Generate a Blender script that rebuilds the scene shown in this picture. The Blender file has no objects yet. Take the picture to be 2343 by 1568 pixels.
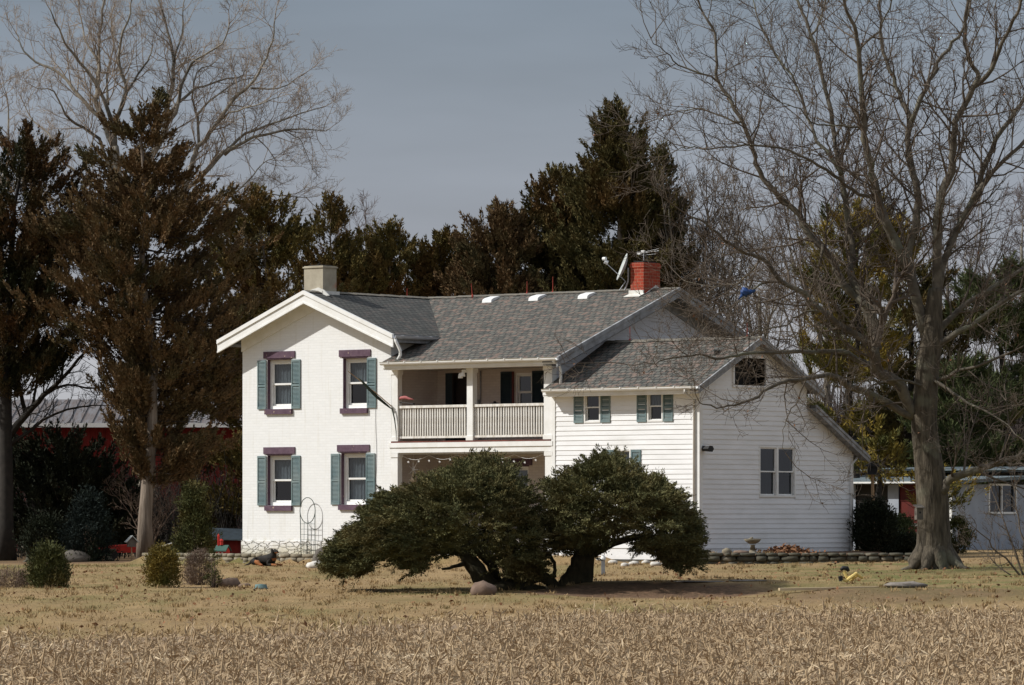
import bpy, math, random
import numpy as np
from mathutils import Vector, noise as mnoise

R = math.radians
scene = bpy.context.scene
COL = scene.collection

# ------------------------------------------------------------------ camera, sky, sun
CAMH = 1.7
FPX = 10400.0            # focal length in photo pixels (photo read at 2343 x 1568)
cam = bpy.data.cameras.new('camera')
camo = bpy.data.objects.new('camera', cam); COL.objects.link(camo)
camo.location = (0, 0, CAMH); camo.rotation_euler = (R(90), 0, 0)
cam.sensor_width = 36; cam.lens = 36 * FPX / 2343
cam.shift_y = 393 / 2343
cam.clip_start = 1; cam.clip_end = 8000
scene.camera = camo

SUN_AZ, SUN_EL = 185.0, 40.0     # degrees; direction towards the sun, counted from +X
sd = bpy.data.lights.new('sun', 'SUN'); sd.energy = 4.5; sd.angle = R(0.8); sd.color = (1.0, .975, .93)
so = bpy.data.objects.new('sun', sd); COL.objects.link(so)
tos = Vector((math.cos(R(SUN_EL)) * math.cos(R(SUN_AZ)), math.cos(R(SUN_EL)) * math.sin(R(SUN_AZ)), math.sin(R(SUN_EL))))
so.rotation_euler = (-tos).to_track_quat('-Z', 'Y').to_euler(); so.location = (-40, 60, 60)

w = bpy.data.worlds.new('World'); scene.world = w; w.use_nodes = True
nt = w.node_tree; nt.nodes.clear()
def N(nt, t, **k):
    n = nt.nodes.new(t)
    for a, b in k.items(): setattr(n, a, b)
    return n
def L(nt, a, b): nt.links.new(a, b)
out = N(nt, 'ShaderNodeOutputWorld'); bg = N(nt, 'ShaderNodeBackground'); bg.inputs[1].default_value = .10
sky = N(nt, 'ShaderNodeTexSky', sky_type='NISHITA', sun_disc=False, sun_elevation=R(SUN_EL), sun_rotation=R(90 - SUN_AZ), air_density=1.2, dust_density=2.0)
geo = N(nt, 'ShaderNodeTexCoord'); sep = N(nt, 'ShaderNodeSeparateXYZ'); L(nt, geo.outputs['Generated'], sep.inputs[0])
ramp = N(nt, 'ShaderNodeValToRGB'); cr = ramp.color_ramp
# high thin overcast: bright at the horizon, greyer blue higher up, paler again overhead
stops = [(0.0, (.52, .53, .56)), (.035, (.47, .48, .52)), (.06, (.335, .36, .42)), (.115, (.225, .27, .335)), (.3, (.40, .45, .53)), (1.0, (.60, .64, .72))]
cr.elements[0].position = stops[0][0]; cr.elements[0].color = (*stops[0][1], 1)
cr.elements[1].position = 1.0; cr.elements[1].color = (*stops[-1][1], 1)
for p, c in stops[1:-1]:
    e = cr.elements.new(p); e.color = (*c, 1)
L(nt, sep.outputs[2], ramp.inputs[0])
mp = N(nt, 'ShaderNodeMapping'); mp.inputs['Scale'].default_value = (3.5, 3.5, 17); mp.inputs['Location'].default_value = (2.2, 1.3, .4)
L(nt, geo.outputs['Generated'], mp.inputs[0])
cn = N(nt, 'ShaderNodeTexNoise'); cn.inputs['Scale'].default_value = 2.2; cn.inputs['Detail'].default_value = 4
L(nt, mp.outputs[0], cn.inputs[0])
mr = N(nt, 'ShaderNodeMapRange'); mr.inputs[1].default_value = .3; mr.inputs[2].default_value = .7; mr.inputs[3].default_value = 8.6; mr.inputs[4].default_value = 11.0
L(nt, cn.outputs[0], mr.inputs[0])
mul = N(nt, 'ShaderNodeVectorMath', operation='SCALE'); L(nt, ramp.outputs[0], mul.inputs[0]); L(nt, mr.outputs[0], mul.inputs['Scale'])
mx = N(nt, 'ShaderNodeMix', data_type='RGBA'); mx.inputs[0].default_value = .88
L(nt, sky.outputs[0], mx.inputs[6]); L(nt, mul.outputs[0], mx.inputs[7])
L(nt, mx.outputs[2], bg.inputs[0]); L(nt, bg.outputs[0], out.inputs[0])

scene.view_settings.view_transform = 'Standard'; scene.view_settings.look = 'None'
scene.view_settings.exposure = 0; scene.view_settings.gamma = 1

# ------------------------------------------------------------------ helpers
def tag(o, label=None, cat=None, group=None, kind=None):
    if label: o['label'] = label
    if cat: o['category'] = cat
    if group: o['group'] = group
    if kind: o['kind'] = kind
    return o
def empty(name, loc=(0, 0, 0), rz=0, label=None, cat=None, group=None):
    o = bpy.data.objects.new(name, None); COL.objects.link(o)
    o.location = loc; o.rotation_euler = (0, 0, rz); o.empty_display_size = .3
    return tag(o, label, cat, group)
def link(name, me, m, parent=None, loc=None):
    o = bpy.data.objects.new(name, me); COL.objects.link(o)
    if m: me.materials.append(m)
    if parent: o.parent = parent
    if loc is not None: o.location = loc
    return o

class MB:
    def __init__(s, off=(0, 0, 0)): s.v = []; s.f = []; s.off = off
    def add(s, vs, fs):
        b = len(s.v); ox, oy, oz = s.off
        s.v += [(x - ox, y - oy, z - oz) for x, y, z in vs]; s.f += [tuple(i + b for i in f) for f in fs]
    def box(s, x0, x1, y0, y1, z0, z1):
        x0, x1 = min(x0, x1), max(x0, x1); y0, y1 = min(y0, y1), max(y0, y1); z0, z1 = min(z0, z1), max(z0, z1)
        s.add([(x0, y0, z0), (x1, y0, z0), (x1, y1, z0), (x0, y1, z0), (x0, y0, z1), (x1, y0, z1), (x1, y1, z1), (x0, y1, z1)],
              [(0, 3, 2, 1), (4, 5, 6, 7), (0, 1, 5, 4), (1, 2, 6, 5), (2, 3, 7, 6), (3, 0, 4, 7)])
    def poly(s, pts): s.add(pts, [tuple(range(len(pts)))])
    def prism(s, pts, vec):
        n = len(pts); q = [(a + vec[0], b + vec[1], c + vec[2]) for a, b, c in pts]
        s.add(list(pts) + q, [tuple(range(n)), tuple(range(2 * n - 1, n - 1, -1))] + [(i, i + n, (i + 1) % n + n, (i + 1) % n) for i in range(n)])
    def tube(s, pts, rs, n=8, cap=True):
        pts = [Vector(p) for p in pts]
        if not hasattr(rs, '__len__'): rs = [rs] * len(pts)
        vs = []; fs = []
        for i, p in enumerate(pts):
            t = (pts[min(i + 1, len(pts) - 1)] - pts[max(i - 1, 0)]).normalized()
            a = t.cross(Vector((0, 0, 1)) if abs(t.z) < .9 else Vector((1, 0, 0))).normalized(); b = t.cross(a)
            if i and a.dot(pa) < 0: a = -a; b = -b
            pa = a
            for k in range(n):
                an = 2 * math.pi * k / n; q = p + (a * math.cos(an) + b * math.sin(an)) * rs[i]; vs.append(tuple(q))
        for i in range(len(pts) - 1):
            for k in range(n): fs.append((i * n + k, i * n + (k + 1) % n, (i + 1) * n + (k + 1) % n, (i + 1) * n + k))
        if cap: fs += [tuple(range(n))[::-1], tuple(range((len(pts) - 1) * n, len(pts) * n))]
        s.add(vs, fs)
    def lathe(s, c, prof, n=16):
        vs = []; fs = []
        for r, z in prof:
            for k in range(n): vs.append((c[0] + r * math.cos(2 * math.pi * k / n), c[1] + r * math.sin(2 * math.pi * k / n), c[2] + z))
        m = len(prof)
        for i in range(m - 1):
            for k in range(n): fs.append((i * n + k, i * n + (k + 1) % n, (i + 1) * n + (k + 1) % n, (i + 1) * n + k))
        fs += [tuple(range(n))[::-1], tuple(range((m - 1) * n, m * n))]
        s.add(vs, fs)
    def build(s, name, m, parent=None, smooth=False, label=None):
        me = bpy.data.meshes.new(name); me.from_pydata(s.v, [], s.f); me.update()
        if smooth: me.polygons.foreach_set('use_smooth', [True] * len(me.polygons))
        o = link(name, me, m, parent)
        if label: o['label'] = label
        return o

def np_mesh(name, V, F, m, parent=None, smooth=False):
    me = bpy.data.meshes.new(name)
    V = np.ascontiguousarray(V, dtype=np.float32); F = np.ascontiguousarray(F, dtype=np.int32)
    me.vertices.add(len(V)); me.vertices.foreach_set('co', V.ravel())
    me.loops.add(F.size); me.loops.foreach_set('vertex_index', F.ravel())
    me.polygons.add(len(F)); me.polygons.foreach_set('loop_start', np.arange(0, F.size, F.shape[1], dtype=np.int32))
    if smooth: me.polygons.foreach_set('use_smooth', np.ones(len(F), dtype=bool))
    me.update(calc_edges=True); me.validate()
    return link(name, me, m, parent)

def blades(C, D, Ln, W, rng, side=None):
    """diamond blades: returns V,F"""
    n = len(C); D = D / np.maximum(np.linalg.norm(D, axis=1, keepdims=True), 1e-6)
    q = rng.normal(size=(n, 3)) if side is None else side
    S = np.cross(D, q); S /= np.maximum(np.linalg.norm(S, axis=1, keepdims=True), 1e-6)
    Ln = np.broadcast_to(np.asarray(Ln), (n,))[:, None]; W = np.broadcast_to(np.asarray(W), (n,))[:, None]
    V = np.stack([C, C + D * Ln * .45 + S * W * .5, C + D * Ln, C + D * Ln * .45 - S * W * .5], axis=1).reshape(-1, 3)
    return V, np.arange(4 * n).reshape(n, 4)

def tubes(paths):
    """paths: list of (pts list, radii list, nsides) -> V,F all quads"""
    groups = {}
    for p, r, n in paths: groups.setdefault((len(p), n), []).append((p, r))
    Vs = []; Fs = []; base = 0
    for (k, n), lst in groups.items():
        P = np.array([a for a, b in lst], dtype=float); Rr = np.array([b for a, b in lst], dtype=float)
        m = len(lst)
        T = np.empty_like(P); T[:, 1:-1] = P[:, 2:] - P[:, :-2]; T[:, 0] = P[:, 1] - P[:, 0]; T[:, -1] = P[:, -1] - P[:, -2]
        T /= np.maximum(np.linalg.norm(T, axis=2, keepdims=True), 1e-9)
        tm = P[:, -1] - P[:, 0]
        ref = np.zeros((m, 1, 3)); ax = np.argmin(np.abs(tm), axis=1); ref[np.arange(m), 0, ax] = 1
        A = np.cross(T, np.broadcast_to(ref, T.shape)); A /= np.maximum(np.linalg.norm(A, axis=2, keepdims=True), 1e-9)
        B = np.cross(T, A)
        an = np.arange(n) * 2 * np.pi / n
        V = P[:, :, None, :] + (A[:, :, None, :] * np.cos(an)[None, None, :, None] + B[:, :, None, :] * np.sin(an)[None, None, :, None]) * Rr[:, :, None, None]
        idx = base + np.arange(m * k * n).reshape(m, k, n)
        a = idx[:, :-1]; b = idx[:, 1:]
        F = np.stack([a, np.roll(a, -1, 2), np.roll(b, -1, 2), b], axis=-1).reshape(-1, 4)
        Vs.append(V.reshape(-1, 3)); Fs.append(F); base += m * k * n
    return np.concatenate(Vs), np.concatenate(Fs)

# --- materials
def mat(name, c1, c2=None, scale=4., rough=.85, bump=0., detail=5., stretch=(1, 1, 1), spec=.3, metal=0., c3=None, scale3=.5, t3=(.5, .65), lo=.35, hi=.65, coord='Object', bdist=.02):
    m = bpy.data.materials.new(name); m.use_nodes = True; t = m.node_tree; b = t.nodes['Principled BSDF']
    b.inputs['Roughness'].default_value = rough; b.inputs['Specular IOR Level'].default_value = spec; b.inputs['Metallic'].default_value = metal
    b.inputs['Base Color'].default_value = (*c1, 1)
    if c2 is None: return m
    tc = N(t, 'ShaderNodeTexCoord'); mp = N(t, 'ShaderNodeMapping'); mp.inputs['Scale'].default_value = stretch
    L(t, tc.outputs[coord], mp.inputs[0])
    nz = N(t, 'ShaderNodeTexNoise'); nz.inputs['Scale'].default_value = scale; nz.inputs['Detail'].default_value = detail; nz.inputs['Roughness'].default_value = .6
    L(t, mp.outputs[0], nz.inputs[0])
    r1 = N(t, 'ShaderNodeMapRange'); r1.inputs[1].default_value = lo; r1.inputs[2].default_value = hi; L(t, nz.outputs[0], r1.inputs[0])
    mx = N(t, 'ShaderNodeMix', data_type='RGBA'); mx.inputs[6].default_value = (*c1, 1); mx.inputs[7].default_value = (*c2, 1); L(t, r1.outputs[0], mx.inputs[0])
    res = mx.outputs[2]
    if c3:
        n3 = N(t, 'ShaderNodeTexNoise'); n3.inputs['Scale'].default_value = scale3; n3.inputs['Detail'].default_value = 3; L(t, tc.outputs[coord], n3.inputs[0])
        r3 = N(t, 'ShaderNodeMapRange'); r3.inputs[1].default_value = t3[0]; r3.inputs[2].default_value = t3[1]; L(t, n3.outputs[0], r3.inputs[0])
        m3 = N(t, 'ShaderNodeMix', data_type='RGBA'); m3.inputs[7].default_value = (*c3, 1); L(t, res, m3.inputs[6]); L(t, r3.outputs[0], m3.inputs[0]); res = m3.outputs[2]
    L(t, res, b.inputs['Base Color'])
    if bump:
        bp = N(t, 'ShaderNodeBump'); bp.inputs['Strength'].default_value = bump; bp.inputs['Distance'].default_value = bdist
        L(t, nz.outputs[0], bp.inputs['Height']); L(t, bp.outputs[0], b.inputs['Normal'])
    return m

def brickmat(name, c1, c2, mortar, bw, bh, msize, axis='wall', rough=.85, bump=.4, tint=None, tint_scale=1.2, tint_t=(.45, .65), sq=1, bias=0., off=.5, nb=.0, dirt=None):
    """axis: wall -> (x+y, z); 'x' -> rows stacked along x; 'y' -> rows stacked along y"""
    m = bpy.data.materials.new(name); m.use_nodes = True; t = m.node_tree; b = t.nodes['Principled BSDF']
    b.inputs['Roughness'].default_value = rough; b.inputs['Specular IOR Level'].default_value = .25
    tc = N(t, 'ShaderNodeTexCoord'); sp = N(t, 'ShaderNodeSeparateXYZ'); L(t, tc.outputs['Object'], sp.inputs[0])
    cb = N(t, 'ShaderNodeCombineXYZ')
    if axis == 'wall':
        ad = N(t, 'ShaderNodeMath', operation='ADD'); L(t, sp.outputs[0], ad.inputs[0]); L(t, sp.outputs[1], ad.inputs[1]); L(t, ad.outputs[0], cb.inputs[0]); L(t, sp.outputs[2], cb.inputs[1])
    elif axis == 'x': L(t, sp.outputs[1], cb.inputs[0]); L(t, sp.outputs[0], cb.inputs[1])
    else: L(t, sp.outputs[0], cb.inputs[0]); L(t, sp.outputs[1], cb.inputs[1])
    vec = cb.outputs[0]
    if nb:
        nn = N(t, 'ShaderNodeTexNoise'); nn.inputs['Scale'].default_value = 1.5; L(t, tc.outputs['Object'], nn.inputs[0])
        sc = N(t, 'ShaderNodeVectorMath', operation='SCALE'); sc.inputs['Scale'].default_value = nb; L(t, nn.outputs['Color'], sc.inputs[0])
        ad2 = N(t, 'ShaderNodeVectorMath', operation='ADD'); L(t, vec, ad2.inputs[0]); L(t, sc.outputs[0], ad2.inputs[1]); vec = ad2.outputs[0]
    br = N(t, 'ShaderNodeTexBrick'); L(t, vec, br.inputs[0])
    br.offset = off
    for k, v in (('Color1', (*c1, 1)), ('Color2', (*c2, 1)), ('Mortar', (*mortar, 1)), ('Scale', 1.0), ('Mortar Size', msize), ('Brick Width', bw), ('Row Height', bh), ('Bias', bias), ('Mortar Smooth', .3)): br.inputs[k].default_value = v
    res = br.outputs['Color']
    if tint:
        n3 = N(t, 'ShaderNodeTexNoise'); n3.inputs['Scale'].default_value = tint_scale; n3.inputs['Detail'].default_value = 6; n3.inputs['Roughness'].default_value = .7; L(t, vec, n3.inputs[0])
        r3 = N(t, 'ShaderNodeMapRange'); r3.inputs[1].default_value = tint_t[0]; r3.inputs[2].default_value = tint_t[1]; r3.inputs[4].default_value = .8; L(t, n3.outputs[0], r3.inputs[0])
        m3 = N(t, 'ShaderNodeMix', data_type='RGBA'); m3.inputs[7].default_value = (*tint, 1); L(t, res, m3.inputs[6]); L(t, r3.outputs[0], m3.inputs[0]); res = m3.outputs[2]
    if name == 'white_brick':
        mp7 = N(t, 'ShaderNodeMapping'); mp7.inputs['Scale'].default_value = (5, 5, .35); L(t, tc.outputs['Object'], mp7.inputs[0]); n7 = N(t, 'ShaderNodeTexNoise'); n7.inputs['Scale'].default_value = 1.6; n7.inputs['Detail'].default_value = 6; L(t, mp7.outputs[0], n7.inputs[0])
        r7 = N(t, 'ShaderNodeMapRange'); r7.inputs[1].default_value = .56; r7.inputs[2].default_value = .78; r7.inputs[4].default_value = .5; L(t, n7.outputs[0], r7.inputs[0])
        m7 = N(t, 'ShaderNodeMix', data_type='RGBA'); m7.inputs[7].default_value = (.60, .57, .49, 1); L(t, res, m7.inputs[6]); L(t, r7.outputs[0], m7.inputs[0]); res = m7.outputs[2]
    if dirt:
        dc, z0, z1 = dirt
        n4 = N(t, 'ShaderNodeTexNoise'); n4.inputs['Scale'].default_value = 3; n4.inputs['Detail'].default_value = 6; L(t, tc.outputs['Object'], n4.inputs[0])
        s4 = N(t, 'ShaderNodeMath', operation='MULTIPLY_ADD'); s4.inputs[1].default_value = .9; s4.inputs[2].default_value = -.45; L(t, n4.outputs[0], s4.inputs[0])
        a4 = N(t, 'ShaderNodeMath', operation='ADD'); L(t, sp.outputs[2], a4.inputs[0]); L(t, s4.outputs[0], a4.inputs[1])
        r4 = N(t, 'ShaderNodeMapRange'); r4.inputs[1].default_value = z0; r4.inputs[2].default_value = z1; r4.inputs[3].default_value = .85; r4.inputs[4].default_value = 0; L(t, a4.outputs[0], r4.inputs[0])
        m4 = N(t, 'ShaderNodeMix', data_type='RGBA'); m4.inputs[7].default_value = (*dc, 1); L(t, res, m4.inputs[6]); L(t, r4.outputs[0], m4.inputs[0]); res = m4.outputs[2]
    L(t, res, b.inputs['Base Color'])
    bp = N(t, 'ShaderNodeBump'); bp.inputs['Strength'].default_value = bump; bp.inputs['Distance'].default_value = .02; bp.invert = True
    L(t, br.outputs['Fac'], bp.inputs['Height']); L(t, bp.outputs[0], b.inputs['Normal'])
    return m

M = {}
M['white_brick'] = brickmat('white_brick', (.80, .80, .785), (.765, .765, .75), (.74, .74, .725), .22, .075, .006, bump=.35, tint=(.73, .72, .68), tint_scale=1.5, tint_t=(.55, .85), dirt=((.50, .46, .30), .02, .38))
M['white_trim'] = mat('white_trim', (.81, .81, .79), (.73, .72, .68), 3, .6, .1)
M['white_siding'] = mat('white_siding', (.82, .82, .82), (.74, .74, .73), 1.2, .55, .05, stretch=(1, 1, 3), c3=(.62, .61, .56), scale3=.6, t3=(.6, .95))
M['old_white'] = mat('old_white', (.76, .74, .69), (.46, .41, .33), 7, .85, .3, stretch=(1, 1, .35), lo=.42, hi=.72)
M['purple'] = mat('purple_stone_paint', (.085, .048, .072), (.125, .078, .105), 6, .8, .3, c3=(.42, .32, .25), scale3=9, t3=(.68, .72))
M['shutter'] = mat('blue_green_shutter_paint', (.115, .175, .185), (.175, .23, .23), 2.2, .75, c3=(.23, .27, .26), scale3=1.3, t3=(.52, .75))
M['dark_shutter'] = mat('dark_shutter_paint', (.018, .03, .04), (.03, .045, .055), 3, .7)
M['green_metal'] = mat('dark_green_metal', (.03, .05, .04), (.05, .07, .055), 6, .6)
M['roof_y'] = brickmat('shingles_mid', (.072, .074, .066), (.132, .128, .110), (.030, .03, .028), .20, .150, .018, axis='y', rough=.92, bump=.8, tint=(.215, .145, .115), tint_scale=4.5, tint_t=(.50, .62), off=.37)
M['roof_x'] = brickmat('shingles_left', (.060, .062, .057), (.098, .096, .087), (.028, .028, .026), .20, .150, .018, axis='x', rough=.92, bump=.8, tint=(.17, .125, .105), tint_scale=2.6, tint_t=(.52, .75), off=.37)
M['grey_board'] = mat('weathered_shaded_board', (.33, .34, .35), (.19, .19, .19), 4, .85, .2, stretch=(.4, 1, 1))
M['aluminium'] = mat('aluminium_gutter', (.55, .56, .58), (.45, .46, .48), 3, .45, metal=.3)
M['beige_chimney'] = mat('rendered_chimney', (.42, .38, .29), (.33, .29, .22), 3, .9, .3, c3=(.38, .20, .13), scale3=1.6, t3=(.62, .7))
M['red_brick'] = brickmat('red_brick', (.36, .055, .025), (.27, .04, .02), (.36, .17, .11), .21, .085, .007, bump=.5, tint=(.07, .03, .025), tint_scale=2.0, tint_t=(.55, .8))
M['flash'] = mat('lead_flashing', (.72, .71, .66), (.6, .58, .52), 6, .5)
M['stone'] = mat('field_stone', (.27, .23, .165), (.15, .13, .09), 5, .95, .6, c3=(.42, .39, .32), scale3=2.5, t3=(.56, .7))
M['white_stone'] = mat('pale_stone', (.62, .59, .53), (.44, .41, .36), 6, .95, .5)
M['dark_stone'] = mat('mossy_dark_stone', (.10, .09, .065), (.06, .06, .045), 5, .95, .6, c3=(.24, .21, .16), scale3=2.5, t3=(.6, .7))
M['pink_stone'] = mat('pink_granite', (.21, .145, .105), (.14, .095, .07), 6, .95, .4)
M['grey_stone'] = mat('grey_boulder', (.15, .132, .11), (.10, .088, .075), 5, .95, .4)
M['foundation'] = mat('whitewashed_rubble', (.74, .73, .69), (.62, .60, .54), 3.5, .95, .6, c3=(.45, .43, .26), scale3=1.4, t3=(.58, .8))
M['black'] = mat('black_metal', (.012, .012, .013), (.02, .02, .02), 5, .6)
M['black_cloth'] = mat('dark_flag_cloth', (.012, .022, .012), (.03, .035, .022), 9, .9)
M['pink_cloth'] = mat('pink_cloth', (.45, .17, .16), (.34, .11, .11), 6, .9)
M['dark_liner'] = mat('unlit_room_dark', (.03, .028, .025))
M['curtain'] = mat('lace_curtain', (.60, .61, .61), (.30, .31, .32), 14, .95, stretch=(3, 3, .4))
M['white_curtain'] = mat('white_curtain', (.75, .75, .73), (.6, .6, .58), 14, .95, stretch=(3, 3, .3))
M['dark_door'] = mat('dark_door', (.018, .016, .018), (.03, .02, .018), 4, .5)
M['red_door'] = mat('dark_red_door', (.11, .015, .010), (.08, .012, .01), 4, .5)
M['porch_floor'] = mat('red_brown_floor_paint', (.20, .06, .045), (.11, .045, .035), 5, .8)
M['porch_wall'] = brickmat('porch_brick', (.60, .53, .47), (.55, .48, .43), (.50, .43, .38), .22, .075, .006, bump=.25, tint=(.47, .38, .33), tint_scale=1, tint_t=(.5, .8))
M['rod'] = mat('rusty_rod', (.30, .045, .03))
M['vent'] = mat('white_roof_vent', (.78, .78, .76), (.7, .7, .68), 5, .5)
M['barn_red'] = mat('red_barn_boards', (.19, .016, .012), (.11, .010, .008), 3, .85, .3, stretch=(6, 6, .3))
M['metal_roof'] = mat('old_metal_roof', (.18, .175, .18), (.12, .09, .075), 2.5, .55, stretch=(3, .3, 1), metal=.2)
M['garage_white'] = mat('garage_paint', (.34, .37, .42), (.28, .31, .36), 2, .7)
M['blue_metal'] = mat('blue_grey_metal', (.15, .185, .20), (.10, .12, .125), 5, .6)
M['dish'] = mat('dish_grey', (.50, .52, .50), (.42, .44, .42), 5, .5)
M['glassy'] = bpy.data.materials.new('window_glass'); M['glassy'].use_nodes = True
t = M['glassy'].node_tree; t.nodes.clear()
o_ = N(t, 'ShaderNodeOutputMaterial'); tr = N(t, 'ShaderNodeBsdfTransparent'); tr.inputs[0].default_value = (.40, .44, .46, 1)
gl = N(t, 'ShaderNodeBsdfGlossy'); gl.inputs['Roughness'].default_value = .03; gl.inputs[0].default_value = (.9, .93, 1, 1)
fr = N(t, 'ShaderNodeLayerWeight'); ms = N(t, 'ShaderNodeMixShader')
fp = N(t, 'ShaderNodeMath', operation='POWER'); fp.inputs[1].default_value = 4.5; L(t, fr.outputs['Facing'], fp.inputs[0])
fm = N(t, 'ShaderNodeMath', operation='MULTIPLY_ADD'); fm.inputs[1].default_value = .9; fm.inputs[2].default_value = .06; L(t, fp.outputs[0], fm.inputs[0])
L(t, fm.outputs[0], ms.inputs[0]); L(t, tr.outputs[0], ms.inputs[1]); L(t, gl.outputs[0], ms.inputs[2]); L(t, ms.outputs[0], o_.inputs[0])
# bark and leaves
M['bark_oak'] = mat('oak_bark', (.125, .103, .073), (.042, .034, .024), 11, .95, 1.0, stretch=(1, 1, .18), c3=(.20, .20, .14), scale3=1.2, t3=(.55, .75), bdist=.05)
M['bark_limb'] = mat('limb_bark', (.15, .13, .10), (.075, .062, .047), 5, .95, .6, c3=(.17, .17, .12), scale3=1, t3=(.5, .75))
M['twig_oak'] = mat('oak_twigs', (.13, .105, .080), (.095, .072, .055), 1.5, .95)
M['bark_pale'] = mat('pale_bark', (.30, .27, .215), (.17, .145, .11), 4, .95, .5, c3=(.09, .085, .07), scale3=.5, t3=(.5, .62))
M['twig_pale'] = mat('pale_twigs', (.33, .27, .21), (.24, .185, .14), 1.0, .95)
M['twig_pink'] = mat('far_twigs', (.17, .14, .135), (.12, .10, .095), .8, .95)
M['bark_cedar'] = mat('cedar_bark', (.28, .225, .175), (.15, .115, .085), 7, .95, .8, stretch=(1.5, 1.5, .15), bdist=.05)
M['bark_branch'] = mat('cedar_branch_bark', (.075, .055, .04), (.04, .03, .022), 5, .95, .5)
M['bark_dark'] = mat('dark_bark', (.035, .03, .024), (.02, .017, .014), 5, .95, .5)
def leaf(name, a, b, c, s3=.35, t3=(.45, .6), rough=.8):
    m = mat(name, a, b, 2.2, rough, c3=c, scale3=s3, t3=t3, spec=.15, detail=3, coord='Object')
    return m
M['leaf_brown'] = leaf('cedar_brown', (.150, .088, .040), (.098, .068, .030), (.072, .064, .027), .6, (.52, .68))
M['leaf_darkbrown'] = leaf('cedar_dark_brown', (.12, .062, .026), (.045, .036, .014), (.028, .032, .013), .4, (.45, .6))
M['leaf_olive'] = leaf('cedar_olive', (.150, .105, .030), (.085, .074, .022), (.17, .085, .03), .4, (.5, .66))
M['leaf_green'] = leaf('cedar_green', (.115, .088, .030), (.062, .058, .020), (.155, .080, .03), .3, (.55, .68))
M['leaf_juniper'] = leaf('juniper_green', (.128, .118, .046), (.072, .076, .031), (.145, .115, .047), 1.2, (.5, .7))
M['leaf_yellow'] = leaf('pine_yellow', (.30, .20, .03), (.15, .125, .028), (.075, .080, .025), .7, (.45, .60))
M['leaf_pine'] = leaf('pine_green', (.10, .115, .045), (.05, .065, .025), (.19, .13, .03), .3, (.55, .68))
M['leaf_shrub'] = leaf('shrub_green', (.078, .080, .025), (.045, .050, .017), (.11, .085, .027), 1.5, (.5, .7))
M['leaf_gold'] = leaf('shrub_gold', (.20, .145, .032), (.11, .088, .022), (.09, .095, .025), 1.4, (.5, .7))
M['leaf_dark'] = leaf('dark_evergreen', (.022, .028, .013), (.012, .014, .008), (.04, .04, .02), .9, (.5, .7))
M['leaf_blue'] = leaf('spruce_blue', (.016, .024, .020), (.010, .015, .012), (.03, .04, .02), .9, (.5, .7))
M['dead'] = mat('dead_stems', (.20, .145, .105), (.13, .09, .065), 3, .95)
M['leaf_litter'] = mat('fallen_leaves', (.26, .12, .05), (.14, .075, .045), 20, .9)
M['straw'] = mat('corn_residue', (.44, .325, .195), (.28, .20, .118), 2.0, .9, c3=(.60, .485, .325), scale3=.6, t3=(.55, .7), lo=.3, hi=.7)
M['stalk'] = mat('corn_stalk', (.50, .375, .225), (.30, .21, .12), 6, .9)
M['grass'] = mat('dry_grass', (.36, .25, .12), (.26, .175, .085), 1.2, .95, c3=(.19, .16, .065), scale3=.4, t3=(.56, .72))
M['yellow'] = mat('yellow_paint', (.78, .60, .22), (.66, .48, .15), 6, .6)
M['red'] = mat('bright_red_paint', (.48, .03, .02), (.35, .02, .015), 4, .6)
M['dkgreen'] = mat('dark_teal_paint', (.025, .075, .06), (.035, .09, .07), 4, .7)
M['teal'] = mat('teal_plastic', (.12, .20, .19), (.08, .13, .13), 6, .6)
M['tan_wood'] = mat('tan_wood', (.42, .28, .15), (.28, .18, .10), 6, .85, stretch=(1, 1, .3))
M['plank'] = mat('weathered_plank', (.52, .42, .27), (.38, .29, .18), 5, .9, .2, stretch=(.3, 1, 1))
M['blue'] = mat('blue_plastic', (.015, .045, .15), (.03, .08, .24), 8, .5)
M['dog_black'] = mat('dog_black_coat', (.012, .010, .008), (.022, .018, .014), 12, .8)
M['dog_tan'] = mat('dog_tan_coat', (.36, .14, .045), (.24, .085, .03), 12, .8)
M['concrete'] = mat('concrete', (.36, .34, .32), (.27, .25, .23), 5, .95, .3)
M['ash'] = mat('gravel_heap', (.25, .22, .19), (.15, .13, .11), 9, .95, .5)

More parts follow.
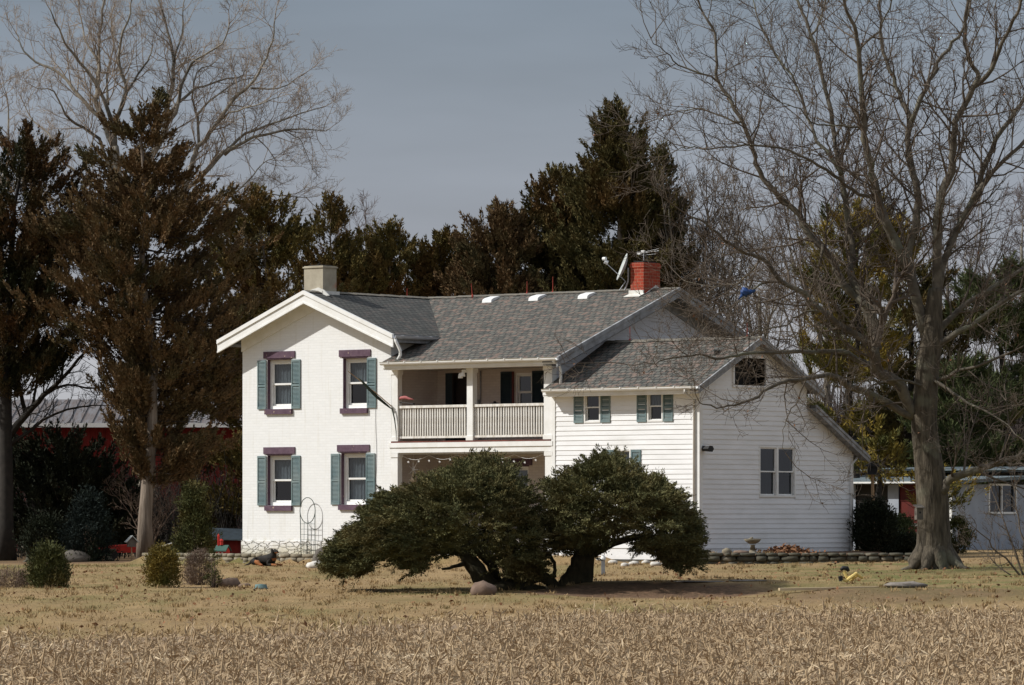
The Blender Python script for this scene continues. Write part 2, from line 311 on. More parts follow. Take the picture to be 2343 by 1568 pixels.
# --- pixel -> world
def at(px, py, Y): return ((px - 1171.5) / FPX * Y, Y, CAMH + (1177 - py) / FPX * Y)
TH = R(40); HC, HS = math.cos(TH), math.sin(TH); OX, OY, HZ = -7.706, 130.0, .6
def toh(x, y): return ((x - OX) * HC - (y - OY) * HS, (x - OX) * HS + (y - OY) * HC)      # world -> house f,d
def toworld(f, d): return (OX + f * HC + d * HS, OY - f * HS + d * HC)
def sst(a, b, x): x = min(1, max(0, (x - a) / (b - a))); return x * x * (3 - 2 * x)
def edge(x):      # field edge distance
    return 58.8 + 16.6 * sst(-8, 3.5, x)
def lerp(x, xs, ys): return float(np.interp(x, xs, ys))
def gz(x, y):
    g = lerp(y, [-1e4, 62, 80, 95, 108, 115, 127, 140, 400], [0, 0, .06, .17, .27, .35, .42, .45, .40])
    g += .013 * max(-14, min(14, x)) * sst(80, 105, y) * (1 - sst(150, 220, y))
    f, d = toh(x, y)
    m = sst(-1.62, -1.45, d) * sst(-3.2, -2.6, f) * (1 - sst(13.2, 13.8, f)) * (1 - sst(14, 22, d))
    g = g * (1 - m) + (.57 if f > -1 else .55) * m if m > 0 and g < .57 else g
    m2 = sst(115.9, 116.1, y) * sst(3.9, 4.3, x) * (1 - sst(9.6, 11.0, x)) * (1 - sst(126, 130, y))
    if m2 > 0: g = g * (1 - m2) + .68 * m2
    bx = sst(.6, 1.6, x) * (1 - sst(4.6, 6.8, x))
    g += bx * (.14 * sst(91.0, 92.0, y) * (1 - sst(93, 101, y)) - .07 * sst(84, 88, y) * (1 - sst(90.6, 91.0, y)))
    g += .10 * sst(3.5, 7, x) * sst(80, 86, y) * (1 - sst(92, 100, y))
    g += .03 * mnoise.noise((x * .35, y * .2, 0)) + .012 * mnoise.noise((x * 1.7, y * 1.1, 3))
    return g
def gp(px, py, y0=50, y1=170):
    """first ground point under a photo pixel"""
    y = y0
    while y < y1:
        x = (px - 1171.5) / FPX * y; z = CAMH + (1177 - py) / FPX * y
        if z <= gz(x, y): return (x, y, gz(x, y))
        y += .15
    return (x, y1, gz(x, y1))

# ------------------------------------------------------------------ ground
def build_ground():
    xs = np.concatenate([[-4000, -1500, -600, -250, -120, -70, -50, -40], np.arange(-34, 34.01, .5), [40, 50, 70, 120, 250, 600, 1500, 4000]])
    ys = np.concatenate([[-800, -100, -20, 10, 25], np.arange(34, 100, .8), np.arange(100, 134, .22), np.arange(134, 200, 1.5), [210, 240, 300, 400, 700, 1500, 3000, 6000]])
    nx, ny = len(xs), len(ys)
    V = np.array([(x, y, gz(x, y)) for y in ys for x in xs])
    i = np.arange(nx * ny).reshape(ny, nx)
    F = np.stack([i[:-1, :-1], i[:-1, 1:], i[1:, 1:], i[1:, :-1]], axis=-1).reshape(-1, 4)
    m = bpy.data.materials.new('ground_soil_and_grass'); m.use_nodes = True; t = m.node_tree; b = t.nodes['Principled BSDF']
    b.inputs['Roughness'].default_value = .97; b.inputs['Specular IOR Level'].default_value = .1
    tc = N(t, 'ShaderNodeTexCoord')
    def noise(sc, stretch=(1, 1, 1), det=6, rgh=.6):
        mp = N(t, 'ShaderNodeMapping'); mp.inputs['Scale'].default_value = stretch; L(t, tc.outputs['Object'], mp.inputs[0])
        n = N(t, 'ShaderNodeTexNoise'); n.inputs['Scale'].default_value = sc; n.inputs['Detail'].default_value = det; n.inputs['Roughness'].default_value = rgh
        L(t, mp.outputs[0], n.inputs[0]); return n.outputs[0]
    def mr(v, a, b_, c=0., d=1.):
        r = N(t, 'ShaderNodeMapRange'); r.inputs[1].default_value = a; r.inputs[2].default_value = b_; r.inputs[3].default_value = c; r.inputs[4].default_value = d; L(t, v, r.inputs[0]); return r.outputs[0]
    def mix(f, a, b_):
        x = N(t, 'ShaderNodeMix', data_type='RGBA')
        for k, v in ((6, a), (7, b_)):
            if isinstance(v, tuple): x.inputs[k].default_value = (*v, 1)
            else: L(t, v, x.inputs[k])
        L(t, f, x.inputs[0]); return x.outputs[2]
    def attr(n):
        a = N(t, 'ShaderNodeAttribute', attribute_name=n); return a.outputs['Fac']
    lawn = mix(mr(noise(.9, (1, .35, 1)), .35, .65), (.30, .205, .10), (.205, .135, .065))
    lawn = mix(mr(noise(14, (1, .4, 1)), .4, .75), lawn, (.34, .24, .125))
    lawn = mix(mr(noise(.33, (1, .22, 1), 5), .47, .62, 0, .75), lawn, (.17, .145, .055))
    lawn = mix(mr(noise(2.6, (1, .5, 1), 8, .75), .54, .70, 0, .55), lawn, (.115, .085, .045))
    lawn = mix(mr(noise(1.1, (1, .3, 1), 5), .56, .68, 0, .6), lawn, (.37, .255, .13))
    lawn = mix(attr('green'), lawn, (.13, .135, .045))
    lawn = mix(attr('leafy_shade'), lawn, mix(mr(noise(8), .35, .65), (.085, .058, .036), (.19, .115, .07)))
    field = mix(mr(noise(5, (1, .5, 1)), .3, .7), (.22, .155, .105), (.34, .25, .17))
    col = mix(attr('field'), lawn, field)
    L(t, col, b.inputs['Base Color'])
    bp = N(t, 'ShaderNodeBump'); bp.inputs['Strength'].default_value = .8; bp.inputs['Distance'].default_value = .06
    L(t, noise(9, (1, .6, 1), 8, .7), bp.inputs['Height']); L(t, bp.outputs[0], b.inputs['Normal'])
    o = np_mesh('ground', V, F, m, smooth=True); tag(o, kind='structure')
    me = o.data
    fa = me.attributes.new('field', 'FLOAT', 'POINT'); ga = me.attributes.new('green', 'FLOAT', 'POINT'); la = me.attributes.new('leafy_shade', 'FLOAT', 'POINT')
    fv = []; gv = []; lv = []
    jb = gp(1180, 1350)
    for x, y, z in V:
        n = mnoise.noise((x * .5, y * .3, 1)); n2 = mnoise.noise((x * .9, y * .5, 7))
        fv.append(1 - sst(-.5, .5, (y - edge(x)) + n * 1.5) if abs(x) < 60 and y > -20 else float(y < 75 and y > -100))
        d = math.hypot((x - jb[0] - .3) / 3.4, (y - jb[1] + 2.6) / 1.4)
        g = .75 * (1 - sst(.5, 1.1, d + n2 * .3))
        g = max(g, .7 * (1 - sst(.3, 1.2, abs(y - 127 - n) / 4)) * (x < -7.2) * sst(-.2, .2, n2 + .15))
        g = max(g, .75 * sst(3.5, 8, x) * sst(80, 90, y) * (1 - sst(112, 116, y)) * sst(-.1, .35, n2 + .1))
        gv.append(g)
        l = 1 - sst(.75, 1.1, math.hypot((x - 2.4) / 2.9, (y - 90.6) / 2.2) + n2 * .35)  # bank patch: leaf litter with the juniper's shadow put into the colour
        l = max(l, .8 * sst(131, 134, y + n) * (x < -6))
        l = max(l, float(115.9 < y < 127 and 3.9 < x < 11.0))
        l = max(l, .55 * (1 - sst(.6, 1.1, math.hypot((x - 7.0) / 3, (y - 86) / 5) + n2 * .4)))
        lv.append(l)
    fa.data.foreach_set('value', fv); ga.data.foreach_set('value', gv); la.data.foreach_set('value', lv)
build_ground()

# ------------------------------------------------------------------ farmhouse
house = empty('farmhouse', (OX, OY, HZ), -TH, 'white two-storey brick farmhouse with porch balcony and clapboard wing', 'house')
def HB(): return MB((0, 0, HZ))
class Face:
    """kind 'F': plane d=const facing the road; 'R': plane f=const facing right; 'L' facing left"""
    def __init__(s, kind, pos): s.k = kind; s.p = pos
    def P(s, u, z, o):
        if s.k == 'F': return (u, s.p - o, z)
        if s.k == 'R': return (s.p + o, u, z)
        return (s.p - o, u, z)
    def box(s, mb, u0, u1, z0, z1, o0, o1):
        a = s.P(u0, z0, o0); b = s.P(u1, z1, o1); mb.box(a[0], b[0], a[1], b[1], a[2], b[2])
    def quad(s, mb, pts): mb.poly([s.P(*p) for p in pts])
def wallgrid(mb, fc, u0, u1, z0, z1, holes, depth=.22):
    us = sorted({u0, u1, *[h[0] for h in holes], *[h[1] for h in holes]}); zs = sorted({z0, z1, *[h[2] for h in holes], *[h[3] for h in holes]})
    for a, b in zip(us, us[1:]):
        for c, d in zip(zs, zs[1:]):
            cu, cz = (a + b) / 2, (c + d) / 2
            if any(h[0] < cu < h[1] and h[2] < cz < h[3] for h in holes): continue
            fc.quad(mb, [(a, c, 0), (b, c, 0), (b, d, 0), (a, d, 0)])
    for h in holes:
        a, b, c, d = h
        for p in ([(a, c), (a, d)], [(a, d), (b, d)], [(b, d), (b, c)], [(b, c), (a, c)]):
            fc.quad(mb, [(p[0][0], p[0][1], 0), (p[1][0], p[1][1], 0), (p[1][0], p[1][1], -depth), (p[0][0], p[0][1], -depth)])

FL = Face('F', 0.0)
W_LEFT = [(.97, 1.91, 4.69, 6.10), (3.87, 4.78, 4.67, 6.08), (.97, 1.91, 1.95, 3.38), (3.80, 4.74, 1.97, 3.42)]
EAVE_L, RIDGE = 6.68, 7.98
FW = 11.47
def left_roof(f): return RIDGE - .393 * abs(f - 2.83)
def mid_roof(d): return RIDGE - .389 * abs(d - 4.85)
mb = HB()
wallgrid(mb, FL, 0, 5.67, .95, 6.2, W_LEFT)
FL.quad(mb, [(0, 6.2, 0), (5.67, 6.2, 0), (5.67, left_roof(5.67) - .1, 0), (2.83, RIDGE - .1, 0), (0, left_roof(0) - .1, 0)])
fR = Face('R', 5.67); fR.quad(mb, [(0, .4, 0), (1.97, .4, 0), (1.97, 6.7, 0), (0, 6.7, 0)])
fLt = Face('L', 0.0); fLt.quad(mb, [(0, .4, 0), (9.7, .4, 0), (9.7, mid_roof(9.7) - .1, 0), (4.85, RIDGE - .1, 0), (0, left_roof(0) - .1, 0)])
fB = Face('F', 9.7); fB.quad(mb, [(0, .4, 0), (FW, .4, 0), (FW, 6.0, 0), (0, 6.0, 0)])
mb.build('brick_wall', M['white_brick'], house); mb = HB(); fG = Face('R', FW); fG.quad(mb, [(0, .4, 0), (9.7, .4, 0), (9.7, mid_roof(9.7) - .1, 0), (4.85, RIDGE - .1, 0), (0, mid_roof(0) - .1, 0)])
mb.build('gable_wall', brickmat('grey_gable_brick', (.60, .615, .65), (.56, .575, .61), (.52, .53, .56), .22, .075, .006, bump=.3, tint=(.42, .42, .43), tint_scale=1.2, tint_t=(.55, .8)), house)  # right gable wall, greyer and darker than the other brick walls
# rubble foundation of the left block: individual lumps of stone in one course mesh
rng = random.Random(5)
def rubble(mb, p0, p1, z0, z1, n_out, sx=.3, sz=.13, seed=0, bulge=.14):
    """lumpy stones laid along a line p0-p1 (house or world xy), outward normal n_out"""
    r = random.Random(seed); Lx = math.hypot(p1[0] - p0[0], p1[1] - p0[1]); ux, uy = (p1[0] - p0[0]) / Lx, (p1[1] - p0[1]) / Lx
    z = z0; row = 0
    while z < z1 - .02:
        h = min(sz * r.uniform(.6, 1.4), z1 - z); u = -r.uniform(0, sx * .5)
        while u < Lx:
            w_ = sx * r.uniform(.5, 1.5); cx = u + w_ / 2; cz = z + h / 2; o = r.uniform(-.02, .05) * (bulge > .05)
            vs = []; fs = []
            for i in range(5):
                for k in range(8):
                    th = math.pi * (i / 4); ph = 2 * math.pi * k / 8
                    q = lambda v: math.copysign(abs(v) ** (.22 if bulge < .05 else .38), v)
                    a = q(math.sin(th) * math.cos(ph)) * w_ * .49; b = q(math.sin(th) * math.sin(ph)) * bulge; c = q(math.cos(th)) * h * .49
                    jit = 1 + r.uniform(-.07, .07)
                    a *= jit; c *= jit; b = b * jit + o
                    vs.append((p0[0] + ux * (cx + a) + n_out[0] * b, p0[1] + uy * (cx + a) + n_out[1] * b, cz + c))
            for i in range(4):
                for k in range(8): fs.append((i * 8 + k, i * 8 + (k + 1) % 8, i * 8 + 8 + (k + 1) % 8, i * 8 + 8 + k))
            mb.add(vs, fs); u += w_ * .98
        z += h * .96; row += 1
M['foundation'] = bpy.data.materials.new('whitewashed_rubble'); M['foundation'].use_nodes = True; t = M['foundation'].node_tree; b_ = t.nodes['Principled BSDF']; b_.inputs['Roughness'].default_value = .95
tc = N(t, 'ShaderNodeTexCoord'); mp = N(t, 'ShaderNodeMapping'); mp.inputs['Scale'].default_value = (3.2, 3.2, 7.5); L(t, tc.outputs['Object'], mp.inputs[0])
wn_ = N(t, 'ShaderNodeTexNoise'); wn_.inputs['Scale'].default_value = 2.5; L(t, mp.outputs[0], wn_.inputs[0]); ws = N(t, 'ShaderNodeVectorMath', operation='SCALE'); ws.inputs['Scale'].default_value = .5; L(t, wn_.outputs['Color'], ws.inputs[0]); wa = N(t, 'ShaderNodeVectorMath', operation='ADD'); L(t, mp.outputs[0], wa.inputs[0]); L(t, ws.outputs[0], wa.inputs[1])
vo = N(t, 'ShaderNodeTexVoronoi', feature='DISTANCE_TO_EDGE'); vo.inputs['Scale'].default_value = 1.0; L(t, wa.outputs[0], vo.inputs[0])
vr = N(t, 'ShaderNodeMapRange'); vr.inputs[1].default_value = .0; vr.inputs[2].default_value = .07; L(t, vo.outputs[0], vr.inputs[0])
n5 = N(t, 'ShaderNodeTexNoise'); n5.inputs['Scale'].default_value = 3; n5.inputs['Detail'].default_value = 6; L(t, tc.outputs['Object'], n5.inputs[0])
sp5 = N(t, 'ShaderNodeSeparateXYZ'); L(t, tc.outputs['Object'], sp5.inputs[0]); a5 = N(t, 'ShaderNodeMath', operation='MULTIPLY_ADD'); a5.inputs[1].default_value = .6; L(t, n5.outputs[0], a5.inputs[0]); L(t, sp5.outputs[2], a5.inputs[2])
r5 = N(t, 'ShaderNodeMapRange'); r5.inputs[1].default_value = .15; r5.inputs[2].default_value = .60; L(t, a5.outputs[0], r5.inputs[0])
m5 = N(t, 'ShaderNodeMix', data_type='RGBA'); m5.inputs[6].default_value = (.44, .41, .27, 1); m5.inputs[7].default_value = (.76, .75, .72, 1); L(t, r5.outputs[0], m5.inputs[0])
m6 = N(t, 'ShaderNodeMix', data_type='RGBA'); m6.inputs[6].default_value = (.47, .44, .36, 1); L(t, m5.outputs[2], m6.inputs[7]); L(t, vr.outputs[0], m6.inputs[0]); L(t, m6.outputs[2], b_.inputs['Base Color'])
bp = N(t, 'ShaderNodeBump'); bp.inputs['Distance'].default_value = .05; L(t, vr.outputs[0], bp.inputs['Height']); L(t, bp.outputs[0], b_.inputs['Normal'])
mb = HB(); mb.box(-.03, 5.70, -.03, .2, .38, .95); mb.box(-.03, .2, .2, 9.6, .38, .95)
mb.build('foundation', M['foundation'], house)
# interior floor / ceilings that keep the rooms dark
mb = HB()
for z in (.62, 3.6): mb.box(.05, 16.4, 2.0 if z > 1 else .05, 4.7, z, z + .05)
mb.box(.05, 5.6, .05, 2.0, 3.6, 3.65); mb.box(11.6, 16.4, .05, 2.0, 3.7, 3.75)
mb.build('floor', M['dark_liner'], house)

# roof
def slab(mb, poly, zf, th=.10): mb.prism([(a, b, zf(a, b)) for a, b in poly], (0, 0, -th))
mb = HB()
slab(mb, [(5.72, -.42), (12.0, -.42), (12.0, 4.85), (2.83, 4.85), (6.14, 1.55), (5.72, 1.55)], lambda f, d: mid_roof(d))
slab(mb, [(2.83, 4.85), (-.48, 4.85), (-.48, 1.55)], lambda f, d: mid_roof(d)); slab(mb, [(-.48, 4.85), (12.0, 4.85), (12.0, 10.12), (-.48, 10.12)], lambda f, d: mid_roof(d))
roof = mb.build('roof', M['roof_y'], house)
mb = HB(); slab(mb, [(2.83, -.45), (6.14, -.45), (6.14, 1.55), (2.83, 4.85)], lambda f, d: left_roof(f)); slab(mb, [(2.83, -.45), (2.83, 4.85), (-.48, 1.55), (-.48, -.45)], lambda f, d: left_roof(f))
mb.build('roof', M['roof_x'], house)
def wing_roof(d): return 6.43 - .5 * abs(d - 2.33)
def lean_roof(d): return 4.66 - .55 * (d - 4.74)
mb = HB(); slab(mb, [(FW + .01, -.42), (16.78, -.42), (16.78, 2.33), (FW + .01, 2.33)], lambda f, d: wing_roof(d), .08); slab(mb, [(FW + .01, 2.33), (16.78, 2.33), (16.78, 5.1), (FW + .01, 5.1)], lambda f, d: wing_roof(d), .08)
mb.build('roof', M['roof_y'], house)
mb = HB(); slab(mb, [(FW + .01, 4.76), (16.78, 4.76), (16.78, 7.2), (FW + .01, 7.2)], lambda f, d: lean_roof(d), .08); mb.build('roof', M['roof_y'], house)
# ridge caps
mb = HB(); r = random.Random(2)
def cap(mb, a, b, drop):
    L_ = math.dist(a, b); n = int(L_ / .28)
    for i in range(n):
        t0, t1 = i / n, (i + 1.15) / n; dx, dy = (b[0] - a[0]) / L_, (b[1] - a[1]) / L_; nx, ny = -dy, dx
        p = [a[k] + (b[k] - a[k]) * t0 for k in range(3)]; q = [a[k] + (b[k] - a[k]) * min(t1, 1.01) for k in range(3)]
        w_ = .15; l = .022 + r.uniform(0, .012)
        mb.add([(p[0] - nx * w_, p[1] - ny * w_, p[2] - w_ * drop + l), (p[0], p[1], p[2] + l), (p[0] + nx * w_, p[1] + ny * w_, p[2] - w_ * drop + l),
                (q[0] - nx * w_, q[1] - ny * w_, q[2] - w_ * drop + l - .008), (q[0], q[1], q[2] + l - .008), (q[0] + nx * w_, q[1] + ny * w_, q[2] - w_ * drop + l - .008)],
               [(0, 3, 4, 1), (1, 4, 5, 2), (0, 1, 2), (3, 5, 4)])
M['ridge'] = mat('ridge_shingle', (.19, .165, .13), (.11, .105, .09), 8, .95)
for ca in (((2.83, 4.85, RIDGE), (12.0, 4.85, RIDGE), .389), ((2.83, -.45, RIDGE), (2.83, 4.8, RIDGE), .393), ((FW + .02, 2.33, 6.43), (16.78, 2.33, 6.43), .5)):
    mb = HB(); cap(mb, *ca); mb.build('ridge_cap', M['ridge'], house)

# front gable rake, soffit, frieze
mb = HB()
for (f0, f1) in ((-.52, 2.83), (2.83, 6.18)):
    z0, z1 = left_roof(f0), left_roof(f1)
    def rk(top, bot, d0, d1): mb.prism([(f0, d0, z0 + top), (f1, d0, z1 + top), (f1, d0, z1 + bot), (f0, d0, z0 + bot)], (0, d1 - d0, 0))
    rk(.015, -.10, -.535, -.455); rk(-.10, -.30, -.50, -.455); rk(-.30, -.35, -.515, -.455)
mb.build('rake_board', M['white_trim'], house)
mb = HB()
for (f0, f1) in ((-.46, 2.83), (2.83, 6.12)):
    z0, z1 = left_roof(f0), left_roof(f1)
    mb.prism([(f0, -.453, z0 - .105), (f1, -.453, z1 - .105), (f1, -.453, z1 - .14), (f0, -.453, z0 - .14)], (0, .45, 0))
mb.build('soffit', M['white_trim'], house)
mb = HB()
for (f0, f1, h) in ((-.02, 2.83, .52), (2.83, 5.69, .40)):
    z0, z1 = left_roof(f0), left_roof(f1)
    mb.prism([(f0, -.035, z0 - .145), (f1, -.035, z1 - .145), (f1, -.035, z1 - h), (f0, -.035, z0 - h)], (0, .03, 0))
mb.build('frieze_board', M['white_trim'], house)
# left eave fascia both sides of the left block
mb = HB(); mb.box(-.50, -.47, -.45, 4.8, 6.50, 6.68); mb.build('fascia', M['grey_board'], house)
mb = HB(); mb.box(6.13, 6.16, -.45, 1.5, 6.46, 6.67); mb.box(5.68, 6.13, -.44, 1.5, 6.46, 6.49); mb.build('fascia', M['grey_board'], house)
# gutters: half-round profile
def gutter(name, fc, u0, u1, z, o, m=M['white_trim'], r_=.07):
    mb = HB(); n = 7; pts = []
    for t_ in range(n + 1): a = math.pi + math.pi * t_ / n; pts.append((o + r_ * math.cos(a), z + r_ * math.sin(a) * 1.15))
    pts.append((o + r_ + .014, z + .012)); pts.append((o + r_ - .008, z + .012)); pts += [(o + (r_ - .012) * math.cos(math.pi + math.pi * t_ / n), z + (r_ - .012) * math.sin(math.pi + math.pi * t_ / n)) for t_ in range(n, -1, -1)]
    A = [fc.P(u0, zz, oo) for oo, zz in pts]; B = [fc.P(u1, zz, oo) for oo, zz in pts]; k = len(pts)
    mb.add(A + B, [(i, (i + 1) % k, (i + 1) % k + k, i + k) for i in range(k)] + [tuple(range(k)), tuple(range(2 * k - 1, k - 1, -1))])
    for i in range(int((u1 - u0) / .6)): u = u0 + .3 + i * .6; fc.box(mb, u, u + .03, z - .01, z + .02, o - r_, o + r_ + .016)
    return mb.build(name, m, house)
gutter('gutter', FL, 5.74, 12.04, 5.90, .50); gutter('gutter', FL, 11.56, 16.78, 5.05, .50); gutter('gutter', Face('R', 5.67), -.5, 1.5, 6.63, .55, M['aluminium'])
mb = HB(); FL.box(mb, 5.72, 12.0, 5.74, 5.87, .39, .42); FL.box(mb, 5.72, 11.47, 5.70, 5.74, 0, .39); mb.build('fascia', M['white_trim'], house)
mb = HB(); FL.box(mb, FW + .02, 16.76, 4.90, 5.02, .39, .42); FL.box(mb, FW + .02, 16.48, 4.86, 4.90, 0, .40)
mb.build('fascia', M['white_trim'], house)
# mid gable rake and frieze on the right: shade put into the grey colour
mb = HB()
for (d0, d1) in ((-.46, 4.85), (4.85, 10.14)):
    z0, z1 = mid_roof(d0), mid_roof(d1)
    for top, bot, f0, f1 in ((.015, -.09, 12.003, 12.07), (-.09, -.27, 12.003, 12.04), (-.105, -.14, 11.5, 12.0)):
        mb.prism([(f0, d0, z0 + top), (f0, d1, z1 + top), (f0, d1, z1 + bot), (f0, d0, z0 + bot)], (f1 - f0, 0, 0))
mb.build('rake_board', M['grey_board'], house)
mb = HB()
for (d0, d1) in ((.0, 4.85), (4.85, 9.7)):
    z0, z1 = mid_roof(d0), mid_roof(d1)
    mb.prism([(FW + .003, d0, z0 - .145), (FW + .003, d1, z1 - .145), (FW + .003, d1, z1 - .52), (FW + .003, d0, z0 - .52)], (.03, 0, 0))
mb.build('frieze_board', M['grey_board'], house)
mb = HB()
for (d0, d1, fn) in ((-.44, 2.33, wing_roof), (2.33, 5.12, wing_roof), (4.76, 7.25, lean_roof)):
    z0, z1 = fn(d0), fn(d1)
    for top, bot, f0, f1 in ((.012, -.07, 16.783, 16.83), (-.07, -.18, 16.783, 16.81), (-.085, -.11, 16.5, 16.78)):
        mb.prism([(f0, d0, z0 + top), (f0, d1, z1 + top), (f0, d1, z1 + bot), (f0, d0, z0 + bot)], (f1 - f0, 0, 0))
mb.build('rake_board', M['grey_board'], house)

# windows
def window(fc, a, b, z0, z1, trim='purple', lower=None, curtain='curtain', shut=(), shm='shutter', shw=.33, lintel=None, sill=None, rec=.11, fw=.085, low_curtain=True, sash=None, cur_h=1., sw=.05):
    mb = HB(); o0, o1 = -rec - .06, -rec
    for q in ((a, a + fw, z0, z1), (b - fw, b, z0, z1), (a + fw, b - fw, z1 - fw, z1), (a + fw, b - fw, z0, z0 + fw * 1.1)): fc.box(mb, *q, o0, o1)
    zm = (z0 + z1) / 2; ia, ib = a + fw, b - fw
    for (p, q, oo) in ((zm - .02, z1 - fw, o0 + .015), (z0 + fw * 1.1, zm + .02, o0 - .02)):
        for k in ((ia, ia + sw, p, q), (ib - sw, ib, p, q), (ia + sw, ib - sw, q - sw, q), (ia + sw, ib - sw, p, p + sw)): fc.box(mb, *k, oo - .03, oo + .012)
    wn = mb.build('window', sash or M['white_trim'], house)
    mb = HB()
    fc.quad(mb, [(ia + sw, zm + .03, o0 + .0), (ib - sw, zm + .03, o0), (ib - sw, z1 - fw - sw, o0), (ia + sw, z1 - fw - sw, o0)])
    fc.quad(mb, [(ia + sw, z0 + fw * 1.1 + sw, o0 - .03), (ib - sw, z0 + fw * 1.1 + sw, o0 - .03), (ib - sw, zm - .03, o0 - .03), (ia + sw, zm - .03, o0 - .03)])
    mb.build('pane', M['glassy'], wn)
    if curtain:
        mb = HB(); n = 24; pts = []
        zb = z0 if low_curtain else zm
        ct, cbm = z1 - .05, zb + (zm - zb) * (1 - cur_h) + .02
        for i in range(n + 1):
            u = a + (b - a) * i / n; o = -rec - .16 - .025 * math.sin(i * 1.9)
            pts.append((u, o))
        for i in range(n): fc.quad(mb, [(pts[i][0], cbm, pts[i][1]), (pts[i + 1][0], cbm, pts[i + 1][1]), (pts[i + 1][0], ct, pts[i + 1][1]), (pts[i][0], ct, pts[i][1])])
        mb.build('curtain', M[curtain], wn)
    mb = HB(); fc.box(mb, a - .25, b + .25, z0 - .25, z1 + .2, -rec - .62, -rec - .58); fc.box(mb, a - .25, a - .2, z0 - .25, z1 + .2, -rec - .58, -rec - .21); fc.box(mb, b + .2, b + .25, z0 - .25, z1 + .2, -rec - .58, -rec - .21); mb.build('dark_liner', M['dark_liner'], wn)  # dark panels added behind each window so the room reads unlit
    if trim:
        mb = HB(); t_ = .015
        fc.box(mb, a - .001, a + t_, z0, z1, -rec + .002, -.004); fc.box(mb, b - t_, b + .001, z0, z1, -rec + .002, -.004); fc.box(mb, a + t_, b - t_, z1 - t_, z1, -rec + .002, -.004)
        mb.build('reveal', M[trim], wn)
    if lintel:
        mb = HB(); fc.box(mb, a - .13, b + .14, z1 + .035, z1 + .225, -.05, .035); fc.box(mb, a - .03, b + .03, z1 + .002, z1 + .034, -.05, .012); mb.build('lintel', M[lintel], wn)
    if sill:
        mb = HB(); fc.box(mb, a - .06, b + .04, z0 - .15, z0 - .002, -.10, .07); mb.build('sill', M[sill], wn)
    for s in shut:
        u0, u1 = (a - shw - .03, a - .03) if s < 0 else (b + .02, b + .02 + shw)
        shutter(fc, u0, u1, z0 + .0, z1 - .02, shm)
    return wn
def shutter(fc, u0, u1, z0, z1, m):
    mb = HB(); o0, o1 = .006, .04; st = .035; zm = (z0 + z1) / 2 - .03
    for q in ((u0, u0 + st, z0, z1), (u1 - st, u1, z0, z1), (u0 + st, u1 - st, z1 - .06, z1), (u0 + st, u1 - st, z0, z0 + .07), (u0 + st, u1 - st, zm - .03, zm + .03)): fc.box(mb, *q, o0, o1)
    z = z0 + .08
    while z < z1 - .07:
        if not (zm - .05 < z < zm + .03):
            P = [fc.P(u0 + st, z, .034), fc.P(u1 - st, z, .034), fc.P(u1 - st, z + .030, .012), fc.P(u0 + st, z + .030, .012)]; mb.poly(P)
            P = [fc.P(u0 + st, z, .034), fc.P(u1 - st, z, .034), fc.P(u1 - st, z - .002, .010), fc.P(u0 + st, z - .002, .010)]; mb.poly(P)
        z += .036
    fc.box(mb, u0 + st, u1 - st, z0 + .02, z1 - .02, .007, .010)
    mb.build('shutter', M[m], house)
window(FL, *W_LEFT[0], shut=(-1, 1), lintel='purple', sill='purple')
window(FL, *W_LEFT[1], shut=(1,), lintel='purple', sill='purple', low_curtain=False)
window(FL, *W_LEFT[2], shut=(-1, 1), lintel='purple', sill='purple', low_curtain=False)
window(FL, *W_LEFT[3], shut=(-1, 1), lintel='purple', sill='purple')

# chimneys
mb = HB(); mb.box(2.25, 2.97, .15, .72, 7.5, 8.72); mb.box(2.22, 3.0, .12, .75, 8.66, 8.70)
ch = mb.build('chimney', M['beige_chimney'], house)
mb = HB(); mb.box(2.34, 2.88, .24, .63, 8.725, 8.75); mb.build('chimney_top', M['black'], ch)
mb = HB(); mb.prism([(2.55, .10, 8.04), (2.83, .10, 8.10), (3.05, .10, 8.02), (3.25, .10, 7.86), (2.3, .10, 7.84)], (0, .04, 0)); mb.box(2.975, 3.02, .1, .8, 7.85, 8.0); mb.build('flashing', M['flash'], ch)
mb = HB(); mb.box(10.66, 11.12, 4.42, 5.16, 7.6, 8.70); mb.box(10.64, 11.14, 4.40, 5.18, 8.56, 8.66)
ch2 = mb.build('chimney', M['red_brick'], house)
mb = HB(); mb.box(10.72, 11.06, 4.48, 5.10, 8.703, 8.74); mb.build('chimney_top', M['black'], ch2)
mb = HB(); mb.box(10.62, 11.14, 4.38, 4.416, 7.78, 7.93); mb.prism([(10.58, 4.2, mid_roof(4.2) + .012), (11.14, 4.2, mid_roof(4.2) + .012), (11.18, 4.38, mid_roof(4.38) + .02), (10.64, 4.38, mid_roof(4.38) + .02)], (0, 0, .015)); mb.prism([(11.123, 4.45, 7.82), (11.123, 4.7, 7.95), (11.123, 4.95, 8.08), (11.123, 5.1, 8.0), (11.123, 4.8, 7.86)], (.03, 0, 0)); mb.build('flashing', M['flash'], ch2)
# roof vents and lightning rods
for f in (5.56, 7.28, 9.08):
    mb = HB(); d = 4.45; z = mid_roof(d); a, b = f - .17, f + .17
    mb.prism([(a, d - .22, z - .085), (a, d - .20, z + .0), (a, d - .1, z + .05), (a, d + .15, z + .11), (a, d + .25, z + .06)], (b - a, 0, 0)); mb.build('roof_vent', M['vent'], roof, smooth=False)
def rod(f, d, z, h, lean=0):
    mb = HB(); mb.tube([(f, d, z - .05), (f - lean, d, z + h)], [.014, .007], 6); mb.lathe((f, d, z), [(.04, 0), (.02, .05), (.005, .07)], 8); mb.build('lightning_rod', M['rod'], roof)
rod(4.72, 4.6, 7.95, .38, .05); rod(6.55, 4.85, 7.98, .36); rod(7.5, 4.85, 7.98, .46); rod(12.3, 2.33, 6.43, .38); rod(16.3, 2.33, 6.43, .40); rod(2.0, 4.85, 7.98, .3)

